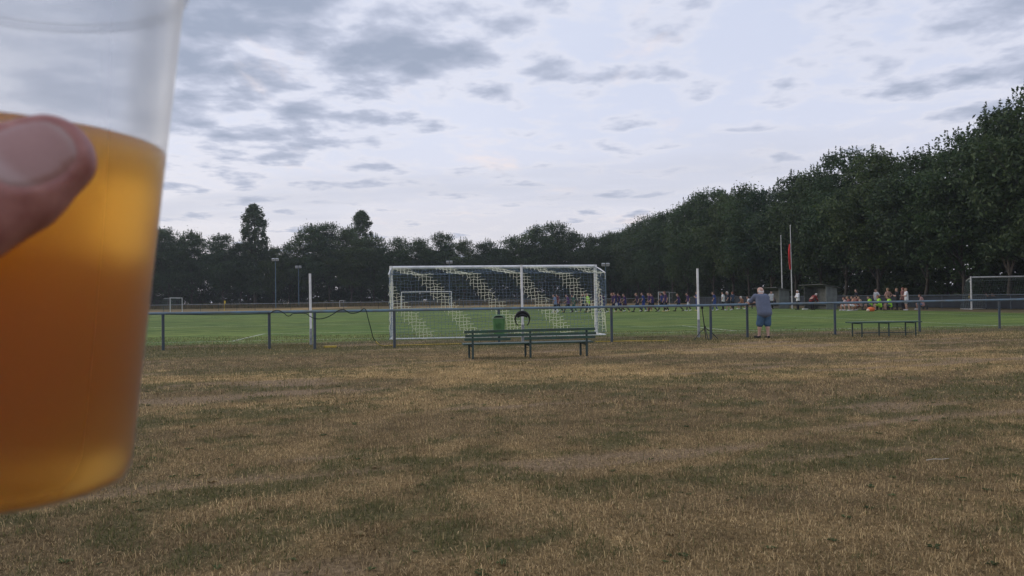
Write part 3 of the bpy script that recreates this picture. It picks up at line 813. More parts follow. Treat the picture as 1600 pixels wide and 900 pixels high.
# ------------------------------------------------------------------ litter bin hung on the railing post
def bin_():
    p = FP[5]; e = empty('litter_bin', p + Vector((0, -.16, 0)), 0, 'green plastic litter bin with domed lid hung on a railing post', 'bin')
    b = at(781, 520, p.y - .2).z; t_ = at(781, 497.5, p.y - .2).z; w = 19.5 / FPX * p.y
    def ring(z, sx, sy, n=20):
        return [Vector((math.copysign(abs(math.cos(q)) ** .45, math.cos(q)) * sx, math.copysign(abs(math.sin(q)) ** .45, math.sin(q)) * sy, z)) for q in [2 * math.pi * (i + .5) / n for i in range(n)]]
    def loft(name, rings, m, parent):
        mb = MB(); n = len(rings[0]); vs = [v for r in rings for v in r]
        mb._add(vs, [(i * n + j, i * n + (j + 1) % n, (i + 1) * n + (j + 1) % n, (i + 1) * n + j) for i in range(len(rings) - 1) for j in range(n)], 0, True)
        mb._add(rings[0], [list(range(n))[::-1]]); mb._add(rings[-1], [list(range(n))]); return mb.build(name, m, parent)
    body = loft('body', [ring(b - .10, w * .40, .12), ring(b, w * .44, .13), ring(t_, w * .50, .145)], BIN, e)
    loft('rim', [ring(t_ + .001, w * .54, .16), ring(t_ + .022, w * .55, .165)], BINPALE, e)
    lid = loft('lid', [ring(t_ + .024, w * .50, .15), ring(t_ + .07, w * .48, .14), ring(t_ + .10, w * .36, .11), ring(t_ + .112, w * .2, .06)], BIN, e)
    # dark letter-box opening with a pale hood edge above it
    mb = MB(); vs = []
    n = 12
    for i in range(n + 1):
        q = math.pi * i / n; vs.append(Vector((math.cos(q) * w * .38, -.152 + .018 * math.sin(q), t_ + .026 + math.sin(q) * .062)))
    vs2 = [v + Vector((0, -.012, 0)) for v in vs]
    mb._add(vs + vs2, [list(range(n + 1, 2 * n + 2))] + [(i, i + 1, n + 2 + i, n + 1 + i) for i in range(n)]); mb.build('opening', BINDARK, lid)
    MB().tube([v + Vector((v.x * .06, -.014, .006)) for v in vs], .009, 6).build('hood_edge', BINPALE, lid)
    ed = mat('bin embossed mark', (.035, .10, .035), .6)
    mb = MB(); zc = (b + t_) / 2 + .01; yv = -.142
    for s in range(3):
        a0 = s * 2.094 + .4
        mb.tube([Vector((math.cos(a0 + q * .16) * .072, yv, zc + math.sin(a0 + q * .16) * .072)) for q in range(10)], .007, 5)
    mb.tube([Vector((math.cos(q * .5) * .03, yv - .003, zc + math.sin(q * .5) * .03)) for q in range(11)], .006, 5)
    mb.build('embossed_ring', ed, body)
    MB().box((0, .155, t_ - .05), (.10, .06, .10)).build('bracket', DARK, e)
bin_()
# ------------------------------------------------------------------ black horseshoe collar hung over the rail
def collar():
    c = rail_pt(815.5, 0, 0); Y = c.y - .06
    e = empty('horse_collar', Vector((c.x, Y, 0)), 0, 'black horseshoe-shaped collar hanging from the rail beside the white pole', 'collar')
    cz = at(815, 500, Y).z; R = .215
    pts = []; rr = []
    for i in range(25):
        q = math.radians(-38 + i * 256 / 24); pts.append(Vector((math.cos(q) * R * (1.0 if math.sin(q) > -.1 else .94), -.02, cz + math.sin(q) * R * 1.12)))
        rr.append(.018 + .026 * max(0, math.sin(q)) ** .7)
    pts[0] += Vector((-.03, 0, -.01)); pts[-1] += Vector((.03, 0, -.01))
    MB().tube(pts, rr, 8).build('padded_arc', BLACK, e)
    pts = []; 
    for i in range(13):
        q = math.radians(25 + i * 130 / 12); pts.append(Vector((math.cos(q) * R * .72, -.03, cz + .02 + math.sin(q) * R * .62)))
    MB().tube(pts, [.02 + .03 * math.sin(math.pi * i / 12) for i in range(13)], 8).build('inner_pad', BLACK, e)
    MB().cyl((-.06, .03, RAILH + .045), (-.06, -.03, cz + R * 1.0), .01, n=6).build('hook', DARK, e)
collar()
# ------------------------------------------------------------------ black tripod
def tripod():
    foot = G(1103, 530.0); Y = foot.y
    e = empty('light_stand', foot, 0, 'thin black tripod stand with leaning column beside a railing post', 'tripod')
    hub = at(1101.5, 512, Y) - foot; top = at(1097, 482, Y) - foot
    MB().cyl(hub + Vector((0, 0, -.12)), top, .018, .014, 8).build('column', BLACK, e)
    MB().cyl(hub + Vector((0, 0, -.04)), hub + Vector((0, 0, .05)), .032, n=8).build('hub', BLACK, e)
    MB().box(top + Vector((0, 0, .03)), (.07, .05, .09)).build('head', BLACK, e)
    for px, py in ((1085, 531.5), (1106.5, 531.5), (1122, 530)):
        f = G(px, py) - foot; f.z = .01
        MB().tube([hub, hub.lerp(f, .5) + Vector((0, 0, .03)), f], .013, 6).build('leg', BLACK, e)
    f = hub + Vector((0, 0, -.12)); MB().cyl(f, (0, 0, .0), .012, n=6).build('leg', BLACK, e)
tripod()

# ------------------------------------------------------------------ far railing and the fence beside the spectators
def straight_fence(label, a, b, step, hgt, rr, rmat, pmat, panel=None):
    e = empty('pipe_railing' if panel is None else 'panel_fence', a, 0, label, 'railing' if panel is None else 'fence')
    d = b - a; n = int(d.length / step); z = Vector((0, 0, 1))
    pm = MB().cyl((0, 0, -.1), (0, 0, hgt), rr, n=8).mesh('post', pmat)
    for i in range(n + 1): link('post', pm, e, d * (i / n))
    MB().cyl(z * hgt, d + z * hgt, rr * 1.15, n=8).build('rail', rmat, e)
    if panel:
        u = d.normalized(); L = d.length / n
        nrm = Vector((-u.y, u.x, 0)); mb = MB()
        mb.box(u * (L / 2), (L - .10, .02, hgt - .16), math.atan2(u.y, u.x))
        me = mb.mesh('panel', panel)
        for i in range(n): link('panel', me, e, d * (i / n) + z * (hgt / 2 - .02))
    return e
straight_fence('pale pipe railing across the far end of the pitch', P(-48, PLEN + 6), P(40, PLEN + 6), 2.6, 1.05, .03, ZINC, DARK)
straight_fence('dark blue panel fence behind the spectators along the right touchline', P(42.0, 9), P(42.0, PLEN + 4), 2.4, 1.12, .04, BLUE_POST, BLUE_POST, FENCEMESH)

# ------------------------------------------------------------------ floodlight masts
for px, top, Y, lab in ((431, 406, 150, 'taller floodlight mast with two lamps before the far trees on the left'), (467, 417.5, 165, 'shorter floodlight mast with two lamps right of the taller one'), (947, 414, 128, 'thin floodlight mast with two lamps just right of the goal'), (703, 410, 158, 'floodlight mast with twin lamps seen above the crossbar of the goal')):
    b = gx(px, Y); h = at(px, top, Y).z
    e = empty('floodlight_mast', b, 0, lab, 'floodlight', 'floodlight masts around the pitch')
    MB().cyl((0, 0, -.1), (0, 0, h), .10, .06, 8).build('mast', MASTBLUE, e)
    MB().box((0, 0, h - .15), (1.3, .08, .08)).build('cross_arm', MASTBLUE, e)
    for s in (-1, 1):
        MB().box((s * .38, -.15, h + .05), (.60, .28, .52), rot=Matrix.Rotation(.5, 3, 'X')).build('lamp', LAMPGREY, e)

# ------------------------------------------------------------------ flagpoles and flag
def flagpoles():
    for px, top, Y, lab in ((1223, 369, 72, 'bare thin flagpole, the shorter of two beside the shelters'), (1238, 353, 70, 'taller flagpole with a limp red flag beside the shelters')):
        b = gx(px, Y); h = at(px, top, Y).z
        e = empty('flagpole', b, 0, lab, 'flagpole', 'flagpoles beside the shelters')
        MB().cyl((0, 0, -.2), (-.05, 0, h), .065, .035, 10).build('pole', OLDWHITE, e)
        MB().lathe([(.001, 0), (.05, .02), (.06, .05), (.04, .09), (.001, .11)], (-.05, 0, h), 10).build('finial', OLDWHITE, e)
        if px == 1238:
            z1 = at(px, 378, Y).z; z0 = at(px, 421, Y).z; nu, nv = 14, 18; vs = []; fs = []
            for sd in (0, 1):
                for j in range(nv + 1):
                    for i in range(nu + 1):
                        q = i / nu; r = j / nv
                        vs.append((-.06 - .24 * (q ** .8) * (.35 + .65 * math.sin(math.pi * min(1, r * .8 + .12))) + .03 * math.sin(q * 9), (.12 * math.sin(q * 14 + r * 3)) * (.3 + q) + sd * .008, z1 - (z1 - z0) * r - .5 * q * (1 - r) * .9))
                o_ = sd * (nu + 1) * (nv + 1)
                fs += [(o_ + j * (nu + 1) + i, o_ + j * (nu + 1) + i + 1, o_ + (j + 1) * (nu + 1) + i + 1, o_ + (j + 1) * (nu + 1) + i) for j in range(nv) for i in range(nu)]
            f = empty('flag', b, 0, 'limp red flag hanging in folds from the taller flagpole', 'flag')
            mb = MB(); mb._add(vs, fs, 0, True); mb.build('cloth', RED, f)
            mb = MB()
            for zz in (z1 - .1, z0 + .3): mb.cyl((-.06, -.06, zz), (-.06, .06, zz), .02, n=6)
            mb.build('halyard_clip', ZINC, f)
flagpoles()

# ------------------------------------------------------------------ team shelters
def shelter(px, Y, label, L, D=1.05, Hf=1.95, Hb=1.75):
    """open side towards the pitch (local -X); local +Y runs away along the touchline"""
    b = gx(px, Y)
    e = empty('team_shelter', b, YAW, label, 'shelter', 'team shelters at the touchline')
    MB().box((D, L / 2, Hb / 2), (.05, L, Hb)).build('back_wall', SHEETI, e)
    for y, m in ((0, SHEET), (L, SHEETI)):
        mb = MB(); v = [Vector((0.0, y - .03, 0)), Vector((D - .03, y - .03, 0)), Vector((D - .03, y - .03, Hb)), Vector((.0, y - .03, Hf))]
        w = [q + Vector((0, .06, 0)) for q in v]
        mb._add(v + w, [(0, 1, 2, 3), (7, 6, 5, 4), (0, 4, 5, 1), (1, 5, 6, 2), (2, 6, 7, 3), (3, 7, 4, 0)]); mb.build('side_wall', m, e)
    ang = math.atan2(Hf - Hb, D)
    MB().box((D / 2 - .1, L / 2, (Hf + Hb) / 2 + .05), (D + .65, L + .5, .05), rot=Matrix.Rotation(ang, 3, 'Y')).build('roof', SHEETD, e)
    MB().cyl((.05, L * .5, 0), (.05, L * .5, Hf - .03), .03, n=8).build('front_post', DARK, e)
    MB().box((D - .28, L / 2, .42), (.38, L - .15, .05)).build('seat_plank', SHEETI, e)
shelter(1217.5, 71, 'grey sheet-metal team shelter beside the bare flagpole', 4.2)
shelter(1291, 64.5, 'grey sheet-metal team shelter with flat roof right of the man in white', 3.6, Hf=2.1, Hb=1.9)

# ------------------------------------------------------------------ small things on the touchline
p = gx(1361, 55.5); e = empty('equipment_bag', p, 0, 'orange-red bag lying on the grass before the seated spectators', 'bag')
MB().lathe([(.02, 0), (.22, .02), (.28, .14), (.24, .26), (.12, .33), (.02, .35)], (0, 0, 0), 16).build('bag_body', ORANGE, e)
MB().tube([(-.12, 0, .30), (-.05, 0, .40), (.05, 0, .40), (.12, 0, .30)], .015, 6).build('strap', BLACK, e)
p = gx(1356.3, 55); tag(MB().lathe([(.11 * math.sin(q * math.pi / 10) + .0005, .11 - .11 * math.cos(q * math.pi / 10)) for q in range(11)], (0, 0, 0), 16).build('football', mat('ball leather', (.65, .50, .38), .5), None, p), 'pale ball lying left of the orange-red bag', 'ball')
p = gx(1258, 66); tag(MB().box((0, 0, .04), (.5, .25, .08), .3).build('white_tray', WHITE, None, p), 'small flat white tray on the grass right of the man in white', 'tray')
p = gx(350.5, 110); e = empty('corner_flag', p, 0, 'yellow corner flag at the far left corner of the pitch', 'flag')
MB().cyl((0, 0, 0), (0, 0, 1.6), .03, n=8).build('staff', YELLOW, e)
MB().box((.10, 0, 1.35), (.20, .02, .42)).build('pennant', YELLOW, e)

# ------------------------------------------------------------------ bodies: smooth blends of tapered bones turned into one surface
def sdf_bones(pts, bones, k):
    acc = None
    for p0, p1, r0, r1 in bones:
        a = np.asarray(p0, dtype=np.float32); d = np.asarray(p1, dtype=np.float32) - a
        L2 = float((d * d).sum()) + 1e-12
        t = np.clip(((pts - a) @ d) / L2, 0, 1)
        q = pts - a - t[..., None] * d
        s = np.sqrt((q * q).sum(-1)) - (r0 + (r1 - r0) * t)
        if acc is None: acc = s
        else:
            h = np.clip(.5 + .5 * (acc - s) / k, 0, 1)
            acc = acc * (1 - h) + s * h - k * h * (1 - h)
    return acc
def surface(name, bones, k, h, mats, pad=.03, carve=None):
    P0 = np.array([b[0] for b in bones] + [b[1] for b in bones], dtype=np.float32); R = max(max(b[2], b[3]) for b in bones) + pad
    lo = P0.min(0) - R; n = np.ceil((P0.max(0) + R - lo) / h).astype(int) + 1
    ax = [lo[i] + h * np.arange(n[i], dtype=np.float32) for i in range(3)]
    big = k * 1.5 + h * 3
    F = np.full(n, big, dtype=np.float32)
    for p0, p1, r0, r1 in bones:
        a = np.asarray(p0, dtype=np.float32); b_ = np.asarray(p1, dtype=np.float32); rm = max(r0, r1) + big
        i0 = np.maximum(((np.minimum(a, b_) - rm - lo) / h).astype(int), 0); i1 = np.minimum(((np.maximum(a, b_) + rm - lo) / h).astype(int) + 2, n)
        sl = tuple(slice(i0[q], i1[q]) for q in range(3))
        g = np.stack(np.meshgrid(*[ax[q][sl[q]] for q in range(3)], indexing='ij'), -1)
        s = sdf_bones(g, [(p0, p1, r0, r1)], k); acc = F[sl]
        t = np.clip(.5 + .5 * (acc - s) / k, 0, 1)
        F[sl] = acc * (1 - t) + s * t - k * t * (1 - t)
    if carve is not None:
        cc, cr = carve[0], carve[1]
        i0 = np.maximum(((cc - cr - lo) / h).astype(int), 0); i1 = np.minimum(((cc + cr - lo) / h).astype(int) + 2, n)
        sl = tuple(slice(i0[q], i1[q]) for q in range(3))
        g = np.stack(np.meshgrid(*[ax[q][sl[q]] for q in range(3)], indexing='ij'), -1).astype(np.float32)
        F[sl] = carve[2](g, F[sl])
    S = F < 0
    acc = np.zeros((*(n - 1), 3), dtype=np.float32); cnt = np.zeros(n - 1, dtype=np.float32)
    I = np.stack(np.meshgrid(*[np.arange(m - 1) for m in n], indexing='ij'), -1)
    corners = [(a, b, c) for a in (0, 1) for b in (0, 1) for c in (0, 1)]
    def sub(A, c): return A[c[0]:n[0] - 1 + c[0], c[1]:n[1] - 1 + c[1], c[2]:n[2] - 1 + c[2]]
    for c0 in corners:
        for axn in range(3):
            if c0[axn]: continue
            c1 = list(c0); c1[axn] = 1
            f0 = sub(F, c0); f1 = sub(F, c1); m = (f0 < 0) != (f1 < 0)
            t = np.where(m, f0 / np.where(m, f0 - f1, 1), 0)
            for q in range(3):
                acc[..., q] += np.where(m, c0[q] + (t if q == axn else 0), 0)
            cnt += m
    act = cnt > 0; ids = -np.ones(n - 1, dtype=np.int64); ids[act] = np.arange(act.sum())
    V = lo + h * (I[act] + acc[act] / cnt[act][:, None])
    faces = []
    for axn in range(3):
        b, c = [(1, 2), (2, 0), (0, 1)][axn]
        sl0 = [slice(None)] * 3; sl1 = [slice(None)] * 3; sl0[axn] = slice(0, -1); sl1[axn] = slice(1, None)
        m = S[tuple(sl0)] != S[tuple(sl1)]
        e = np.argwhere(m); e = e[(e[:, b] > 0) & (e[:, c] > 0) & (e[:, b] < n[b] - 1) & (e[:, c] < n[c] - 1)]
        ins = S[tuple(sl0)][tuple(e.T)]
        def cell(db, dc):
            z = e.copy(); z[:, b] -= db; z[:, c] -= dc; return ids[tuple(z.T)]
        q = np.stack([cell(1, 1), cell(0, 1), cell(0, 0), cell(1, 0)], -1)
        q[~ins] = q[~ins][:, ::-1]
        faces.append(q)
    return np_mesh(name, V, np.concatenate(faces), mats, smooth=True)

SKIN = mat('skin', (.42, .25, .19), .55, var=.12, vscale=9)
HAIRS = {'brown': mat('brown hair', (.055, .035, .022), .7), 'dark': mat('dark hair', (.02, .016, .014), .7), 'fair': mat('fair hair', (.22, .14, .07), .7), 'grey': mat('grey hair', (.55, .52, .49), .8), 'red': mat('reddish hair', (.18, .055, .03), .7)}
_cm = {}
def cloth(c):
    if c not in _cm: _cm[c] = mat('cloth', c, .9, var=.15, vscale=5)
    return _cm[c]
def stripes():
    m = mat('striped jersey', (.05, .03, .12), .85); nt = m.node_tree; N = nt.nodes; L = nt.links
    tc = N.new('ShaderNodeTexCoord'); w = N.new('ShaderNodeTexWave'); L.new(tc.outputs['Object'], w.inputs[0])
    w.inputs['Scale'].default_value = 3.4; w.bands_direction = 'X'
    r = N.new('ShaderNodeValToRGB'); r.color_ramp.interpolation = 'CONSTANT'; L.new(w.outputs[0], r.inputs[0])
    r.color_ramp.elements[0].color = (.024, .034, .13, 1); r.color_ramp.elements[1].position = .55; r.color_ramp.elements[1].color = (.10, .020, .045, 1)
    L.new(r.outputs[0], N['Principled BSDF'].inputs['Base Color']); return m
JERSEY = stripes()
NAVY = (.030, .045, .13); BLK = (.014, .014, .017); WHT = (.68, .68, .70); NEON = (.36, .70, .06)

def skeleton(pose):
    """joints of a figure 1.75 m tall facing local +Y"""
    J = dict(pel=(0, 0, .94), che=(0, 0, 1.30), nec=(0, .0, 1.47), hea=(0, .03, 1.62))
    for s, n in ((-1, 'l'), (1, 'r')):
        J['sh' + n] = (s * .185, 0, 1.41); J['el' + n] = (s * .225, -.02, 1.13); J['wr' + n] = (s * .225, .07, .90); J['ha' + n] = (s * .215, .11, .79)
        J['hi' + n] = (s * .095, 0, .90); J['kn' + n] = (s * .105, .03, .49); J['an' + n] = (s * .105, 0, .085); J['to' + n] = (s * .12, .15, .035)
    def mv(d, **k):
        for a, b in k.items(): d[a] = tuple(np.add(d[a], b)) if len(b) == 3 else b
    if pose.startswith('walk'):
        ph = {'walk_a': 1, 'walk_b': -1, 'walk_c': .55, 'walk_d': -.55}[pose]
        f, b = ('r', 'l') if ph > 0 else ('l', 'r'); A = abs(ph); s = 1 if f == 'r' else -1
        J['pel'] = (0, 0, .915); J['che'] = (0, .05, 1.27); J['nec'] = (0, .09, 1.44); J['hea'] = (0, .15, 1.575)
        for n in 'lr': J['hi' + n] = (J['hi' + n][0], 0, .875); J['sh' + n] = (J['sh' + n][0], .06, 1.375)
        J['kn' + f] = (s * .10, .22 * A, .50); J['an' + f] = (s * .10, .36 * A, .10); J['to' + f] = (s * .11, .36 * A + .15, .06)
        J['kn' + b] = (-s * .10, -.08 * A, .475); J['an' + b] = (-s * .10, -.40 * A, .16); J['to' + b] = (-s * .11, -.40 * A + .12, .04)
        J['el' + f] = (s * .24, -.10 * A, 1.11); J['wr' + f] = (s * .23, -.02 * A, .88); J['ha' + f] = (s * .22, .02, .78)
        J['el' + b] = (-s * .235, .14 * A, 1.12); J['wr' + b] = (-s * .20, .34 * A, .94); J['ha' + b] = (-s * .19, .42 * A, .87)
    if pose == 'crossed':
        J['ell'] = (-.25, .10, 1.12); J['elr'] = (.25, .10, 1.12); J['wrl'] = (.06, .23, 1.16); J['wrr'] = (-.06, .21, 1.12); J['hal'] = (.15, .20, 1.17); J['har'] = (-.15, .19, 1.13)
    if pose == 'hands_up':
        J['ell'] = (-.27, .12, 1.18); J['elr'] = (.27, .12, 1.18); J['wrl'] = (-.10, .24, 1.28); J['wrr'] = (.10, .24, 1.28); J['hal'] = (-.03, .25, 1.33); J['har'] = (.03, .26, 1.33)
    if pose == 'hips':
        J['ell'] = (-.38, -.05, 1.18); J['elr'] = (.38, -.05, 1.18); J['wrl'] = (-.20, .06, 1.00); J['wrr'] = (.20, .06, 1.0); J['hal'] = (-.14, .12, .98); J['har'] = (.14, .12, .98)
    if pose == 'seated':
        dz = -.47
        for a in ('pel', 'che', 'nec', 'hea', 'shl', 'shr', 'hil', 'hir', 'ell', 'elr'): J[a] = tuple(np.add(J[a], (0, 0, dz)))
        J['che'] = tuple(np.add(J['che'], (0, .08, 0))); J['nec'] = tuple(np.add(J['nec'], (0, .14, -.02))); J['hea'] = tuple(np.add(J['hea'], (0, .18, -.03)))
        for n, s in (('l', -1), ('r', 1)):
            J['sh' + n] = tuple(np.add(J['sh' + n], (0, .11, -.02))); J['el' + n] = (s * .24, .20, .68); J['wr' + n] = (s * .14, .38, .60); J['ha' + n] = (s * .08, .44, .58)
            J['kn' + n] = (s * .15, .44, .47); J['an' + n] = (s * .14, .40, .09); J['to' + n] = (s * .15, .55, .035)
    if pose == 'bend':
        J['pel'] = (0, -.10, .90); J['che'] = (0, .22, 1.10); J['nec'] = (0, .36, 1.21); J['hea'] = (0, .48, 1.30)
        for n, s in (('l', -1), ('r', 1)):
            J['hi' + n] = (s * .095, -.10, .86); J['sh' + n] = (s * .18, .30, 1.16); J['el' + n] = (s * .22, .36, .90); J['wr' + n] = (s * .2, .48, .72); J['ha' + n] = (s * .18, .53, .63)
    if pose == 'point':
        J['wrl'] = (-.50, .10, 1.40); J['ell'] = (-.40, .05, 1.36); J['hal'] = (-.62, .12, 1.41)
    if pose == 'lean':
        J['pel'] = (0, -.02, .90); J['che'] = (0, .13, 1.22); J['nec'] = (0, .23, 1.40); J['hea'] = (0, .30, 1.515)
        for n, s in (('l', -1), ('r', 1)):
            J['hi' + n] = (s * .10, -.01, .86); J['sh' + n] = (s * .205, .20, 1.325); J['el' + n] = (s * .30, .34, 1.125); J['wr' + n] = (s * .10, .52, 1.125); J['ha' + n] = (s * .02, .56, 1.12)
            J['kn' + n] = (s * .105, .01, .47); J['an' + n] = (s * .10, -.03, .085); J['to' + n] = (s * .13, .13, .035)
        J['knl'] = (-.13, .05, .47); J['anl'] = (-.15, .08, .085); J['tol'] = (-.20, .24, .035); J['hea'] = (.025, .30, 1.50); J['nec'] = (.012, .23, 1.395)
        J['shl'] = (-.212, .19, 1.335); J['ell'] = (-.335, .36, 1.12); J['shr'] = (.198, .205, 1.31)
    return {a: np.array(b, dtype=float) for a, b in J.items()}
def body_meshes(pose, fat=1.0, h=.024, sleeve=.62, shorts=.78, skirt=False, longs=False, bald=False):
    J = skeleton(pose); lp = lambda a, b, t: J[a] * (1 - t) + J[b] * t
    B = []; SH = []; SO = []; SE = []; HR = []; SK = []
    ux = np.array([1.0, 0, 0])
    for s in (-1, 1):
        B.append((J['che'] + s * .075 * ux + (0, 0, .06), J['pel'] + s * .065 * ux, .105 * fat, .105 * fat))
        SH.append((J['che'] + s * .085 * ux + (0, 0, .06), J['pel'] + s * .078 * ux * fat + (0, -.005, -.09), .116 * fat, .122 * fat))
    SH.append((J['che'] + (0, -.012, .03), J['pel'] + (0, -.025, -.09), .120 * fat, .128 * fat))
    if fat > 1.1:
        mid = (J['che'] + J['pel']) / 2
        SH.append((mid + (0, .07, -.05), mid + (0, .05, .02), .155 * fat, .14 * fat)); B.append((mid + (0, .06, -.05), mid + (0, .05, 0), .13 * fat, .12 * fat))
    B.append((J['che'] + (0, 0, .1), J['nec'] + (0, 0, .05), .06, .055)); B.append((J['nec'], J['hea'] + (0, -.01, -.04), .056, .055))
    hd = J['hea']
    B.append((hd + (0, .015, -.055), hd + (0, .0, .035), .072, .086)); B.append((hd + (0, -.03, .02), hd + (0, .01, .03), .085, .085))
    B.append((hd + (0, .09, .0), hd + (0, .105, -.03), .012, .015))                       # nose
    B.append((hd + (0, .065, -.095), hd + (0, .055, -.08), .034, .04))                     # chin
    for s in (-1, 1): B.append((hd + (s * .088, -.005, .0), hd + (s * .092, -.012, -.03), .016, .011))   # ears
    for n, s in (('l', -1), ('r', 1)):
        B += [(J['sh' + n], J['el' + n], .052, .042), (J['el' + n], J['wr' + n], .042, .028), (J['wr' + n], J['ha' + n] * .5 + J['wr' + n] * .5, .03, .036), (J['ha' + n] * .5 + J['wr' + n] * .5, J['ha' + n], .033, .016)]
        hd_ = J['ha' + n] - J['wr' + n]; B.append((J['wr' + n] + hd_ * .3, J['wr' + n] + hd_ * .75 + np.array((-s * .02, .035, 0)), .014, .011))
        SH.append((J['sh' + n] - (s * .03, 0, 0), lp('sh' + n, 'el' + n, sleeve), .066 * min(fat, 1.12), .066 * min(fat, 1.15)))
        SH.append((J['sh' + n], J['sh' + n] + (s * .012, 0, -.01), .074, .072))
        if sleeve >= 1: SH.append((J['el' + n], lp('el' + n, 'wr' + n, .9), .060, .042))
        B += [(J['hi' + n], J['kn' + n], .080 * fat, .056), (J['kn' + n], lp('kn' + n, 'an' + n, .35), .054, .060), (lp('kn' + n, 'an' + n, .35), J['an' + n], .058, .036)]
        B.append((J['an' + n] + (0, -.03, -.04), J['to' + n], .036, .03))
        if longs: SO += [(J['hi' + n], J['kn' + n], .100 * fat, .075), (J['kn' + n], lp('kn' + n, 'an' + n, .92), .075, .062)]
        else: SO.append((J['hi' + n], lp('hi' + n, 'kn' + n, min(1, shorts)), .102 * fat, .092 * fat)); 
        if shorts > 1: SO.append((J['kn' + n], lp('kn' + n, 'an' + n, shorts - 1), .092 * fat, .09 * fat))
        SE += [(J['an' + n] + (0, -.045, -.045), J['to' + n] + (0, .02, .0), .043, .038)]
        SK.append((lp('kn' + n, 'an' + n, .12), lp('kn' + n, 'an' + n, .40), .060, .066)); SK.append((lp('kn' + n, 'an' + n, .40), J['an' + n], .064, .044))
    SO.append((J['pel'] + (-.07, 0, -.03), J['pel'] + (.07, 0, -.03), .118 * fat, .118 * fat))
    if bald:
        for s in (-1, 1): HR.append((hd + (s * .066, -.045, -.02), hd + (s * .03, -.092, -.035), .034, .036))
        HR.append((hd + (-.03, -.092, -.035), hd + (.03, -.092, -.035), .036, .036)); HR.append((hd + (-.045, -.06, .02), hd + (.045, -.06, .02), .040, .040))
    else:
        HR.append((hd + (0, -.02, .035), hd + (0, .015, .055), .094, .083)); HR.append((hd + (0, -.04, -.03), hd + (0, -.03, .03), .078, .09))
    out = {}
    out['body'] = surface('body', B, .035, h, [])
    out['shirt'] = surface('shirt', SH, .05, h, [])
    out['trousers' if longs else 'shorts'] = surface('shorts', SO, .03, h, [])
    for q in (0, 1):
        out['shoe%d' % q] = surface('shoe', SE[q:q + 1], .004, min(h, .018), [])
        out['sock%d' % q] = surface('sock', SK[2 * q:2 * q + 2], .01, min(h, .02), [])
    out['hair'] = surface('hair', HR, .02, min(h, .02), [])
    return out
BODY = {}
def person(px, Y, face, pose, label, shirt, shorts, hair='dark', socks=None, shoes=None, size=1.0, group=None, longs=False, long_sleeve=False, topless=False, fat=1.0, dz=0.0, **kw):
    """face: heading in degrees, 0 = away from the camera, 90 = to the right, -90 = to the left"""
    key = (pose, longs, long_sleeve, fat, tuple(sorted(kw.items())))
    if key not in BODY: BODY[key] = body_meshes(pose, longs=longs, sleeve=1.0 if long_sleeve else .62, fat=fat, **kw)
    parts = BODY[key]
    loc = px if isinstance(px, Vector) else gx(px, Y)
    e = empty('person', loc + Vector((0, 0, dz)), -math.radians(face), label, 'person', group); e.scale = (size, size, size)
    def put(n, m, name=None):
        me = parts[n]; o = link(name or n, me, e)
        if len(me.materials) == 0: me.materials.append(SKIN)
        o.material_slots[0].link = 'OBJECT'; o.material_slots[0].material = m
        return o
    b = put('body', SKIN); put('hair', HAIRS[hair], 'hair')
    if not topless: put('shirt', shirt if not isinstance(shirt, tuple) else cloth(shirt))
    lower = 'trousers' if longs else 'shorts'; put(lower, cloth(shorts))
    for q in '01':
        if socks is not None: put('sock' + q, cloth(socks), 'sock')
        put('shoe' + q, cloth(shoes or BLK), 'shoe')
    return e

# the man leaning on the rail
ml = rail_pt(1184.5, 0, 0)
def leaning_man():
    parts = body_meshes('lean', fat=1.2, h=.012, sleeve=.72, shorts=1.04, bald=True)
    e = empty('person', Vector((ml.x, ml.y - .54, 0)), -math.radians(-7), 'heavy white-haired man in blue-grey T-shirt and denim shorts leaning on the rail', 'person')
    e.scale = (.985, .985, .985)
    for n, m in (('body', mat('man skin', (.50, .31, .24), .55, var=.1)), ('hair', HAIRS['grey']), ('shirt', mat('grey-blue shirt cloth', (.125, .145, .200), .95, var=.15, vscale=8, bump=.6, bscale=11)), ('shorts', mat('denim', (.060, .115, .185), .9, var=.25, vscale=10, bump=.2, bscale=14)), ('shoe0', cloth(BLK)), ('shoe1', cloth(BLK))):
        me = parts[n]; me.materials.append(m); link({'shirt': 't_shirt', 'shoe0': 'shoe', 'shoe1': 'shoe'}.get(n, n), me, e)
leaning_man()

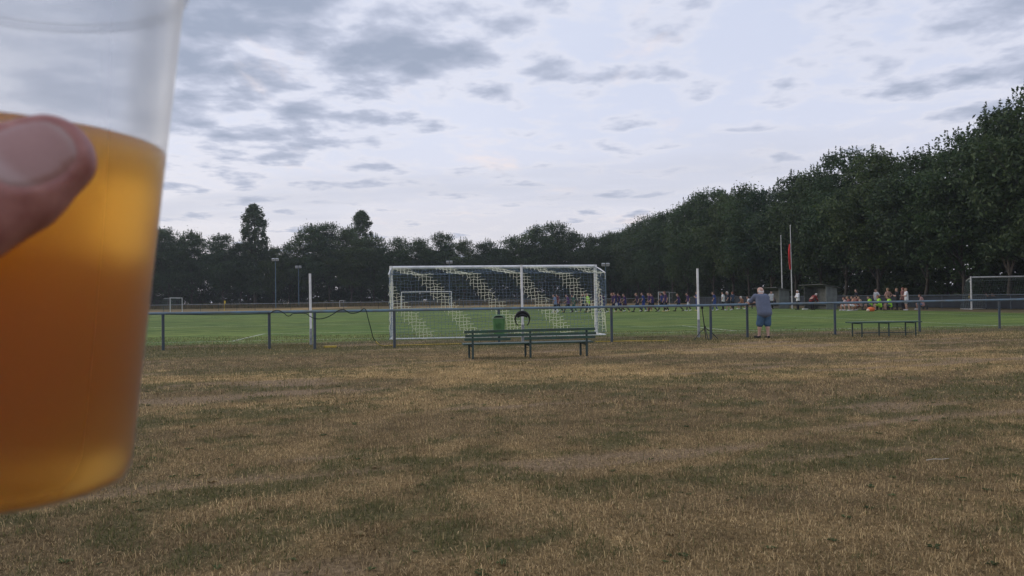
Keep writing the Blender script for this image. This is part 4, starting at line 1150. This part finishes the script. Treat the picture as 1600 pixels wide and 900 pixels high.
# players walking out in a line, heading left
PL = 'players walking across the pitch'
players = [
    (868, 66, 'walk_c', 'light', 'player in pale blue top at the left front of the line, seen through the net', (.20, .26, .42), BLK, 'brown', WHT),
    (873, 68, 'walk_b', 'dark', 'player in dark red top at the left end of the line, through the net', (.13, .025, .03), BLK, 'dark', BLK),
    (888, 66.5, 'walk_a', 'j', 'player in purple top beside the green-shirted one, through the net', (.10, .05, .16), BLK, 'brown', BLK),
    (897, 67, 'walk_d', 'g', 'goalkeeper in green top and shorts walking behind the net', (.030, .13, .075), (.03, .10, .06), 'dark', (.03, .10, .06)),
    (913, 68, 'walk_a', 'j', 'player in dark teal half hidden behind the neon-green referee', (.04, .09, .11), BLK, 'red', BLK),
    (939, 66, 'walk_b', 'j', 'player in striped purple jersey right behind the right goalpost', JERSEY, (.03, .04, .13), 'fair', BLK),
    (943.5, 65, 'walk_a', 'j', 'player in dark purple jersey just right of the goalpost', JERSEY, (.03, .04, .13), 'brown', BLK),
    (959, 64.5, 'walk_d', 'j', 'tall red-haired player in purple striped jersey with white shorts trim', JERSEY, (.02, .02, .04), 'red', BLK),
    (962.5, 66.5, 'walk_a', 'j', 'player half hidden behind the tall red-haired player', JERSEY, (.55, .55, .58), 'brown', BLK),
    (969, 66.5, 'walk_b', 'j', 'player with bare arms close behind the red-haired pair', JERSEY, (.03, .05, .22), 'brown', BLK),
    (977, 65, 'walk_a', 'j', 'player in maroon-purple jersey with long stride before the gap', JERSEY, (.05, .02, .05), 'brown', BLK),
    (996.5, 65, 'walk_b', 'j', 'player with dark vest front just after the gap in the line', (.05, .035, .07), (.03, .03, .05), 'fair', BLK),
    (1006, 66.5, 'walk_c', 'j', 'player in plain blue jersey bent slightly forward', (.03, .055, .20), (.03, .05, .22), 'brown', (.03, .05, .2)),
    (1015.5, 67, 'walk_d', 'j', 'fair-skinned player behind the shoulder of his striding team-mate', JERSEY, BLK, 'fair', (.30, .10, .10)),
    (1020, 65, 'walk_a', 'j', 'striding player in striped jersey and black shorts left of the small goal', JERSEY, BLK, 'brown', BLK),
    (1035, 65.5, 'walk_b', 'j', 'player in blue jersey in front of the left post of the small goal', (.04, .05, .18), BLK, 'brown', BLK),
    (1041, 64, 'walk_d', 'j', 'tall reddish player in front of the right post of the small goal', JERSEY, BLK, 'red', BLK),
    (1061, 65, 'walk_a', 'j', 'short player with wide stride and black socks right of the small goal', JERSEY, BLK, 'fair', BLK),
    (1076, 66, 'walk_d', 'j', 'player in dark jersey with white shorts looking down, before the white pole', JERSEY, (.55, .55, .58), 'dark', BLK),
    (1089.5, 67, 'hands_up', 'j', 'player in blue with raised hands half hidden by the white pole', (.04, .06, .20), (.03, .05, .16), 'brown', (.03, .05, .16)),
]
for k, (px, Y, pose, _, lab, sh, so, hr, sk) in enumerate(players):
    person(px, Y, -84 + 9 * math.sin(k * 2.3), pose, lab, sh, so, hr, sk, (WHT, (.6, .5, .2), BLK)[k % 3], size=.985 + .025 * math.sin(k * 1.7) + (.04 if 'tall' in lab else -.05 if 'short player' in lab else 0), group=PL)
person(919.5, 65.5, -70, 'walk_d', 'referee in neon green-yellow shirt and black shorts behind the net', NEON, BLK, 'red', BLK, BLK, 1.0)
person(1117, 66, -75, 'walk_c', 'player in plain blue kit walking alone right of the white pole', (.03, .055, .19), (.03, .06, .2), 'brown', (.04, .07, .22), WHT, .99)
# spectators along the touchline
SP = 'spectators along the touchline'
person(1130, 70, -60, 'hips', 'spectator in white T-shirt standing left of the leaning man', WHT, BLK, 'dark', None, BLK, .98, SP, longs=True)
person(1139, 66, -80, 'walk_c', 'spectator in dark top with light cap and bare legs walking past', (.025, .03, .05), BLK, 'grey', None, WHT, 1.0, SP)
person(1145, 71, -30, 'stand', 'dark-haired spectator in navy top beside the man in the light cap', (.04, .06, .10), BLK, 'red', None, BLK, .97, SP, longs=True)
person(1161, 72, -60, 'seated', 'seated spectator in orange-brown top left of the leaning man', (.25, .12, .06), (.05, .05, .06), 'grey', None, WHT, 1.0, SP)
person(1172, 71, -60, 'seated', 'seated spectator in white partly hidden by the leaning man', WHT, (.05, .05, .06), 'brown', None, WHT, 1.0, SP)
person(1205.5, 70, 170, 'stand', 'person in white and black standing inside the left shelter', (.60, .60, .62), BLK, 'dark', None, BLK, .98, SP, longs=True)
person(1211, 71.5, -80, 'seated', 'person sitting in the left shelter in dark clothes', (.05, .05, .07), BLK, 'brown', None, WHT, 1.0, SP)
person(1247, 65, -95, 'crossed', 'man in white jacket and black trousers with folded arms by the flagpole', WHT, BLK, 'grey', None, BLK, .99, SP, longs=True, long_sleeve=True)
person(1269, 64, 70, 'bend', 'person in dark red top bending into the right shelter', (.20, .025, .022), BLK, 'grey', None, BLK, 1.0, SP, longs=True, long_sleeve=True)
sub = [(1322, 60, 'seated', (.62, .50, .50), (.6, .6, .6), 'red', 'child-sized spectator in pale top at the left end of the seated group', .86), (1328, 59.5, 'seated', (.28, .09, .08), (.45, .45, .46), 'fair', 'seated spectator in red top second from the left of the group', .92),
       (1335.5, 58.5, 'seated', (.45, .22, .15), WHT, 'brown', 'seated spectator with white shorts in front of the standing dark one', .95), (1340.5, 59, 'seated', (.20, .06, .055), (.4, .4, .42), 'dark', 'seated spectator in dull red right of the standing dark one', .93), (1345, 60, 'seated', (.40, .28, .22), (.4, .3, .3), 'fair', 'fair-haired seated spectator at the right end of the group', .9)]
for px, Y, po, sh, so, hr, lab, sz in sub: person(px, Y, -95 + (px % 7) * 4, po, lab, sh, so, hr, None, WHT, sz, SP)
person(1338.5, 61, -60, 'stand', 'spectator in black standing behind the seated red and white group', (.025, .025, .035), BLK, 'brown', None, BLK, .99, SP, longs=True)
person(1361, 60, -80, 'seated', 'substitute in neon yellow bib sitting left of the grey-shirted man', NEON, (.1, .1, .1), 'brown', None, BLK, .92, SP)
person(1369.5, 60.5, -100, 'hips', 'man in grey shirt standing between two neon bibs', (.38, .39, .42), BLK, 'dark', None, BLK, .99, SP, longs=True)
person(1375.5, 58, -80, 'seated', 'crouching substitute in neon yellow bib in front of the grey-shirted man', NEON, (.25, .4, .05), 'red', None, BLK, .95, SP)
person(1388, 59.5, -20, 'hips', 'shirtless man with bare tanned back standing among the spectators', WHT, BLK, 'fair', None, BLK, 1.02, SP, topless=True, longs=True)
person(1391.5, 58.3, -80, 'seated', 'substitute in neon yellow bib sitting in front of the shirtless man', NEON, (.1, .1, .1), 'dark', None, BLK, .92, SP)
person(1402, 58.5, -60, 'crossed', 'long-haired person in black top right of the shirtless man', (.02, .02, .025), BLK, 'fair', None, BLK, 1.0, SP, longs=True)
person(1411.5, 60, -30, 'stand', 'person in dull red standing behind the man in white', (.28, .13, .11), BLK, 'red', None, BLK, 1.03, SP, longs=True)
person(1416.5, 57.5, -75, 'crossed', 'man in white T-shirt and shorts with folded arms and white shoes', WHT, (.30, .31, .34), 'fair', None, WHT, 1.0, SP)
person(1442, 59.5, -60, 'seated', 'spectator in pink top and jeans sitting right of the man in white', (.52, .30, .27), (.12, .20, .32), 'brown', None, WHT, 1.0, SP)
person(1516, 60, -40, 'stand', 'child in yellow top beside the post of the right-hand goal', (.55, .42, .10), (.1, .1, .12), 'dark', None, BLK, .72, SP)
person(1547, 61, -40, 'seated', 'spectator in pale top seen through the net of the right-hand goal', (.55, .52, .45), (.1, .1, .12), 'dark', None, BLK, 1.0, SP)
person(1556, 61.5, -40, 'seated', 'spectator in cream top rightmost behind the right-hand goal net', (.50, .46, .30), (.1, .1, .12), 'brown', None, BLK, 1.0, SP)
def low_bench(px0, px1, Y, label):
    a = gx(px0, Y); b = gx(px1, Y); d = b - a
    e = empty('low_bench', (a + b) / 2, math.atan2(d.y, d.x), label, 'bench'); L = d.length
    MB().box((0, 0, .36), (L, .30, .04)).build('seat', SHEETI, e)
    for s in (-1, 0, 1): MB().box((s * L * .45, 0, .17), (.05, .26, .338)).build('leg', DARK, e)
low_bench(1317, 1349, 60.2, 'low bench under the seated red and white group')
low_bench(1357, 1396, 59.6, 'low bench under the substitutes in neon bibs')
low_bench(1157, 1176, 72.3, 'low bench under the two seated spectators behind the leaning man')
low_bench(1436, 1449, 60.0, 'low bench under the spectator in pink')
low_bench(1541, 1562, 61.8, 'low bench behind the net of the right-hand goal')

# ------------------------------------------------------------------ beer cup held close to the camera
CY = .195
CUPX, CUPB, CUPR, CUPK, BEERZ, RIMZ = -.7042 * CY, CAMH - .2526 * CY, .1636 * CY, .1075, CAMH + .2194 * CY, CAMH + .4667 * CY
def cup_r(z): return CUPR + CUPK * (z - CUPB)
def plastic():
    m = bpy.data.materials.new('clear frosted plastic'); m.use_nodes = True
    nt = m.node_tree; N = nt.nodes; L = nt.links; N.remove(N['Principled BSDF'])
    tr = N.new('ShaderNodeBsdfTransparent'); tr.inputs[0].default_value = (.945, .95, .955, 1)
    tr0 = tr; rf = N.new('ShaderNodeBsdfRefraction'); rf.inputs['IOR'].default_value = 1.06; rf.inputs['Roughness'].default_value = .55; rf.inputs[0].default_value = (.92, .925, .93, 1)
    tr = N.new('ShaderNodeMixShader'); tr.inputs[0].default_value = .24; L.new(tr0.outputs[0], tr.inputs[1]); L.new(rf.outputs[0], tr.inputs[2])
    tl = N.new('ShaderNodeBsdfTranslucent'); tl.inputs[0].default_value = (.80, .81, .83, 1)
    df = N.new('ShaderNodeBsdfDiffuse'); df.inputs[0].default_value = (.80, .81, .83, 1)
    gl = N.new('ShaderNodeBsdfGlossy'); gl.inputs['Roughness'].default_value = .25; gl.inputs[0].default_value = (.8, .8, .8, 1)
    m1 = N.new('ShaderNodeMixShader'); m1.inputs[0].default_value = .5; L.new(tl.outputs[0], m1.inputs[1]); L.new(df.outputs[0], m1.inputs[2])
    m2 = N.new('ShaderNodeMixShader'); L.new(tr.outputs[0], m2.inputs[1])
    l0 = N.new('ShaderNodeLayerWeight'); l0.inputs[0].default_value = .5
    po = N.new('ShaderNodeMath'); po.operation = 'POWER'; L.new(l0.outputs['Facing'], po.inputs[0]); po.inputs[1].default_value = 3.0
    ma = N.new('ShaderNodeMath'); ma.operation = 'MULTIPLY_ADD'; L.new(po.outputs[0], ma.inputs[0]); ma.inputs[1].default_value = .17; ma.inputs[2].default_value = .022; L.new(ma.outputs[0], m2.inputs[0]); L.new(m1.outputs[0], m2.inputs[2])
    lw = N.new('ShaderNodeLayerWeight'); lw.inputs[0].default_value = .25
    mu = N.new('ShaderNodeMath'); mu.operation = 'MULTIPLY'; L.new(lw.outputs['Fresnel'], mu.inputs[0]); mu.inputs[1].default_value = .22
    m3 = N.new('ShaderNodeMixShader'); L.new(mu.outputs[0], m3.inputs[0]); L.new(m2.outputs[0], m3.inputs[1]); L.new(gl.outputs[0], m3.inputs[2])
    L.new(m3.outputs[0], N['Material Output'].inputs[0]); return m
def beer_mat():
    m = bpy.data.materials.new('amber beer'); m.use_nodes = True
    nt = m.node_tree; N = nt.nodes; L = nt.links; b = N['Principled BSDF']
    b.inputs['Base Color'].default_value = (1, 1, 1, 1); b.inputs['Transmission Weight'].default_value = 1; b.inputs['IOR'].default_value = 1.33; b.inputs['Roughness'].default_value = .46
    b.inputs['Specular IOR Level'].default_value = .3
    va = N.new('ShaderNodeVolumeAbsorption'); va.inputs[0].default_value = (.985, .735, .03, 1); va.inputs[1].default_value = 66.0
    vs = N.new('ShaderNodeVolumeScatter'); vs.inputs[0].default_value = (1.0, .72, .10, 1); vs.inputs[1].default_value = 30.0; vs.inputs[2].default_value = .35
    ad = N.new('ShaderNodeAddShader'); L.new(va.outputs[0], ad.inputs[0]); L.new(vs.outputs[0], ad.inputs[1])
    L.new(ad.outputs[0], N['Material Output'].inputs['Volume']); return m
def cup():
    e = empty('beer_cup', (CUPX, CY, CUPB), 0, 'clear plastic cup of amber beer held up at the left edge', 'cup')
    n = 96; Hc = RIMZ - CUPB + .016; w = .0006
    r = lambda z: CUPR + CUPK * z
    prof = [(.0005, .0), (CUPR - .004, .0), (CUPR - .001, .0012), (r(.004), .004)] + [(r(z), z) for z in np.linspace(.012, Hc, 14)]
    inn = [(r(z) - w, z) for z in np.linspace(Hc, .012, 14)] + [(r(.004) - w, .0045), (CUPR - .003, .0018), (.0005, .0016)]
    P_ = MB().lathe(prof + inn, (0, 0, 0), n, close=False).build('cup_wall', plastic(), e)
    rim = [(r(Hc) + .0018 + .0022 * math.cos(q), Hc + .001 + .0022 * math.sin(q)) for q in np.linspace(0, 2 * math.pi, 11)]
    MB().lathe(rim, (0, 0, 0), n, close=False).build('rolled_rim', plastic(), e)
    zr = RIMZ - CUPB
    MB().lathe([(r(zr) + .0002 + .0014 * math.cos(q), zr + .0016 * math.sin(q)) for q in np.linspace(0, 2 * math.pi, 9)], (0, 0, 0), n, close=False).build('stacking_ring', plastic(), e)
    zb = BEERZ - CUPB
    bp = [(.0005, .0008), (CUPR - .0040, .0008), (CUPR - .0012, .0022), (r(.006) - .0003, .0062)] + [(r(z) - .0003, z) for z in np.linspace(.014, zb - .0008, 12)] + [(r(zb) - .0005, zb), (r(zb) - .004, zb - .0010), (.0005, zb - .0012)]
    MB().lathe(bp, (0, 0, 0), n, close=False).build('beer', beer_mat(), e)
cup()

# ------------------------------------------------------------------ left hand around the cup
def hand():
    ax = np.array([CUPX, CY, 0.0])
    def cyl_pt(phi, z, off):      # point around the cup axis, off metres outside the wall
        q = math.radians(phi); rr = cup_r(z) + off
        return np.array([CUPX + rr * math.cos(q), CY + rr * math.sin(q), z])
    def wall_pt(px, py, off):     # pixel -> point in front of the near wall
        d = np.array(ray(px, py)); d /= d[1]
        lo, hi = .05, CY
        def F(Y):
            p = np.array(CAM) + d * Y; return math.hypot(p[0] - CUPX, p[1] - CY) - cup_r(p[2]) - off
        for _ in range(50):
            m = (lo + hi) / 2
            if F(m) > 0: lo = m
            else: hi = m
        return np.array(CAM) + d * lo
    B = []
    tip = wall_pt(84, 240, .0085); ip = wall_pt(-70, 330, .011)
    axis = (ip - tip) / np.linalg.norm(ip - tip)
    tocam = np.array(CAM) - tip; tocam /= np.linalg.norm(tocam)
    nrm = tocam + np.array([-.06, 0, .34]); nrm -= axis * nrm.dot(axis); nrm /= np.linalg.norm(nrm)
    side = np.cross(axis, nrm)
    m1 = tip * .5 + ip * .5
    for s in (-1, 1):
        B.append((tip + side * s * .0022, m1 + side * s * .0028, .0064, .0076)); B.append((m1 + side * s * .0028, ip + side * s * .0016, .0078, .0092))
    B.append((tip - nrm * .0015 + axis * .002, m1 - nrm * .002, .0064, .0078))
    mcp = np.array([CUPX - .064, CY - .070, tip[2] - .052]); wrist = np.array([CUPX - .088, CY - .105, tip[2] - .108])
    B.append((ip, mcp, .0100, .0125)); B.append((mcp, wrist, .0145, .022))
    kn = []
    zs = (CAMH + .018, CAMH + .002, CAMH - .013, CAMH - .027)
    for i, z in enumerate(zs):
        r_ = (.0082, .0085, .0080, .0070)[i]; end = (90, 86, 92, 108)[i]
        k0 = cyl_pt(193 - 2 * i, z, .015); kn.append(k0)
        prev = k0; steps = (168, 148, 128, (128 + end) / 2, end)
        for j, ph in enumerate(steps):
            q = cyl_pt(ph, z - .002 * j, r_ + .0004); ra = r_ * (1.12 - .09 * j)
            B.append((prev, q, r_ * (1.2 - .09 * j), ra)); prev = q
    for i in range(4): B.append((kn[i], wrist + np.array([-.006 + .004 * i, .012, .012 - .010 * i]), .0125, .018))
    B.append((kn[0], mcp, .011, .013)); B.append((kn[3], wrist, .013, .02)); B.append((mcp, kn[1], .012, .012))
    elbow = wrist + np.array([-.085, -.085, -.10])
    B.append((wrist, wrist * .6 + elbow * .4, .025, .032)); B.append((wrist * .6 + elbow * .4, elbow, .033, .042))
    m = bpy.data.materials.new('hand skin'); m.use_nodes = True
    nt = m.node_tree; N = nt.nodes; L = nt.links; b = N['Principled BSDF']
    b.inputs['Roughness'].default_value = .42; b.inputs['Specular IOR Level'].default_value = .45
    b.inputs['Subsurface Weight'].default_value = .25; b.inputs['Subsurface Radius'].default_value = (.006, .002, .001); b.inputs['Subsurface Scale'].default_value = 1.0
    tc = N.new('ShaderNodeTexCoord'); n1 = N.new('ShaderNodeTexNoise'); L.new(tc.outputs['Object'], n1.inputs[0]); n1.inputs['Scale'].default_value = 190; n1.inputs['Detail'].default_value = 8
    r = N.new('ShaderNodeValToRGB'); L.new(n1.outputs[0], r.inputs[0])
    r.color_ramp.elements[0].position = .3; r.color_ramp.elements[0].color = (.27, .095, .085, 1); r.color_ramp.elements[1].position = .7; r.color_ramp.elements[1].color = (.42, .195, .165, 1)
    L.new(r.outputs[0], b.inputs['Base Color'])
    n2 = N.new('ShaderNodeTexVoronoi'); L.new(tc.outputs['Object'], n2.inputs[0]); n2.inputs['Scale'].default_value = 1400
    bp = N.new('ShaderNodeBump'); L.new(n2.outputs[0], bp.inputs['Height']); bp.inputs['Strength'].default_value = .15; bp.inputs['Distance'].default_value = .0003; L.new(bp.outputs[0], b.inputs['Normal'])
    bones = [tuple(x) for x in B]
    # nail bed: a shallow step pressed into the thumb's back
    nc = tip * .93 + ip * .07 + axis * .004; nl, nw = .0088, .0066
    def carve(g, f):
        q = g - nc.astype(np.float32); a = q @ axis.astype(np.float32); s = q @ side.astype(np.float32); h_ = q @ nrm.astype(np.float32)
        el = np.sqrt((a / nl) ** 2 + (s / nw) ** 2); mask = np.clip((1.12 - el) / .18, 0, 1) * (h_ > 0)
        rim = np.exp(-((el - 1.22) / .13) ** 2) * (h_ > 0)
        return f + mask * .00055 - rim * .00045
    near = [x for x in bones]
    me = surface('palm_and_fingers', bones, .006, .0013, [m], pad=.012, carve=(nc, .022, carve))
    e = empty('hand', (0, 0, 0), 0, 'left hand gripping the beer cup, thumb with short nail in front', 'hand')
    link('palm_and_fingers', me, e)
    # nail plate laid on the surface
    nm = bpy.data.materials.new('thumb nail'); nm.use_nodes = True
    nt = nm.node_tree; N = nt.nodes; L = nt.links; b = N['Principled BSDF']; b.inputs['Roughness'].default_value = .30; b.inputs['Coat Weight'].default_value = .3
    at_ = N.new('ShaderNodeAttribute'); at_.attribute_name = 'nail'; L.new(at_.outputs['Color'], b.inputs['Base Color'])
    nu, nv = 26, 20; V = []; Cc = []
    bn = np.array(0)
    for i in range(nu + 1):
        for j in range(nv + 1):
            a = -1 + 2 * i / nu; s = -1 + 2 * j / nv
            # rounded-square outline
            rr = max(abs(a), abs(s)); le = (abs(a) ** 3.2 + abs(s) ** 3.2) ** (1 / 3.2) + 1e-9
            a_, s_ = a * rr / le, s * rr / le
            p0 = nc + axis * (a_ * nl) + side * (s_ * nw)
            ts = np.linspace(-.004, .016, 160)[:, None] * nrm[None] + p0[None]
            f = sdf_bones(ts.astype(np.float32), bones, .006); f = f + 0
            kk = np.where(f < 0)[0]; kk = kk[-1] if len(kk) else 0
            edge = max(0, 1 - rr)
            V.append(ts[kk] + nrm * (-.0002 + .00042 * min(1, edge * 6) - .0 ))
            lun = 1 / (1 + math.exp(-(a_ * 1.0 - .62 + .28 * s_ * s_) * 16))     # towards the knuckle
            free = 1 / (1 + math.exp((a_ + .84 - .10 * s_ * s_) * 22))
            base = np.array((.35, .185, .165)); Cc.append(base * (1 - .6 * lun - .5 * free) + np.array((.50, .37, .36)) * (.6 * lun) + np.array((.30, .22, .19)) * .5 * free)
    V = np.array(V); idx = np.arange((nu + 1) * (nv + 1)).reshape(nu + 1, nv + 1)
    Fq = np.stack([idx[:-1, :-1], idx[1:, :-1], idx[1:, 1:], idx[:-1, 1:]], -1).reshape(-1, 4)
    if np.dot(np.cross(V[Fq[0, 1]] - V[Fq[0, 0]], V[Fq[0, 2]] - V[Fq[0, 0]]), nrm) < 0: Fq = Fq[:, ::-1]
    nme = np_mesh('thumb_nail', V, Fq, [nm], smooth=True); col_attr(nme, 'nail', np.array(Cc))
    link('thumb_nail', nme, e)
hand()

# ------------------------------------------------------------------ evening air
def haze():
    m = bpy.data.materials.new('evening air'); m.use_nodes = True
    nt = m.node_tree; N = nt.nodes; N.remove(N['Principled BSDF'])
    v = N.new('ShaderNodeVolumePrincipled'); v.inputs['Color'].default_value = (.80, .87, 1.0, 1); v.inputs['Density'].default_value = .00028; v.inputs['Anisotropy'].default_value = .2
    nt.links.new(v.outputs[0], N['Material Output'].inputs['Volume'])
    mb = MB(); R_, z0, z1 = 3700, -1.2, 26.0
    vs = [(x, y, z) for z in (z0, z1) for x, y in ((-R_, -R_), (R_, -R_), (R_, R_), (-R_, R_))]
    mb._add(vs, [(3, 2, 1, 0), (4, 5, 6, 7), (0, 1, 5, 4), (1, 2, 6, 5), (2, 3, 7, 6), (3, 0, 4, 7)])
    tag(mb.build('haze', m), 'thin bluish evening haze between camera and trees', 'haze', kind='stuff')
haze()
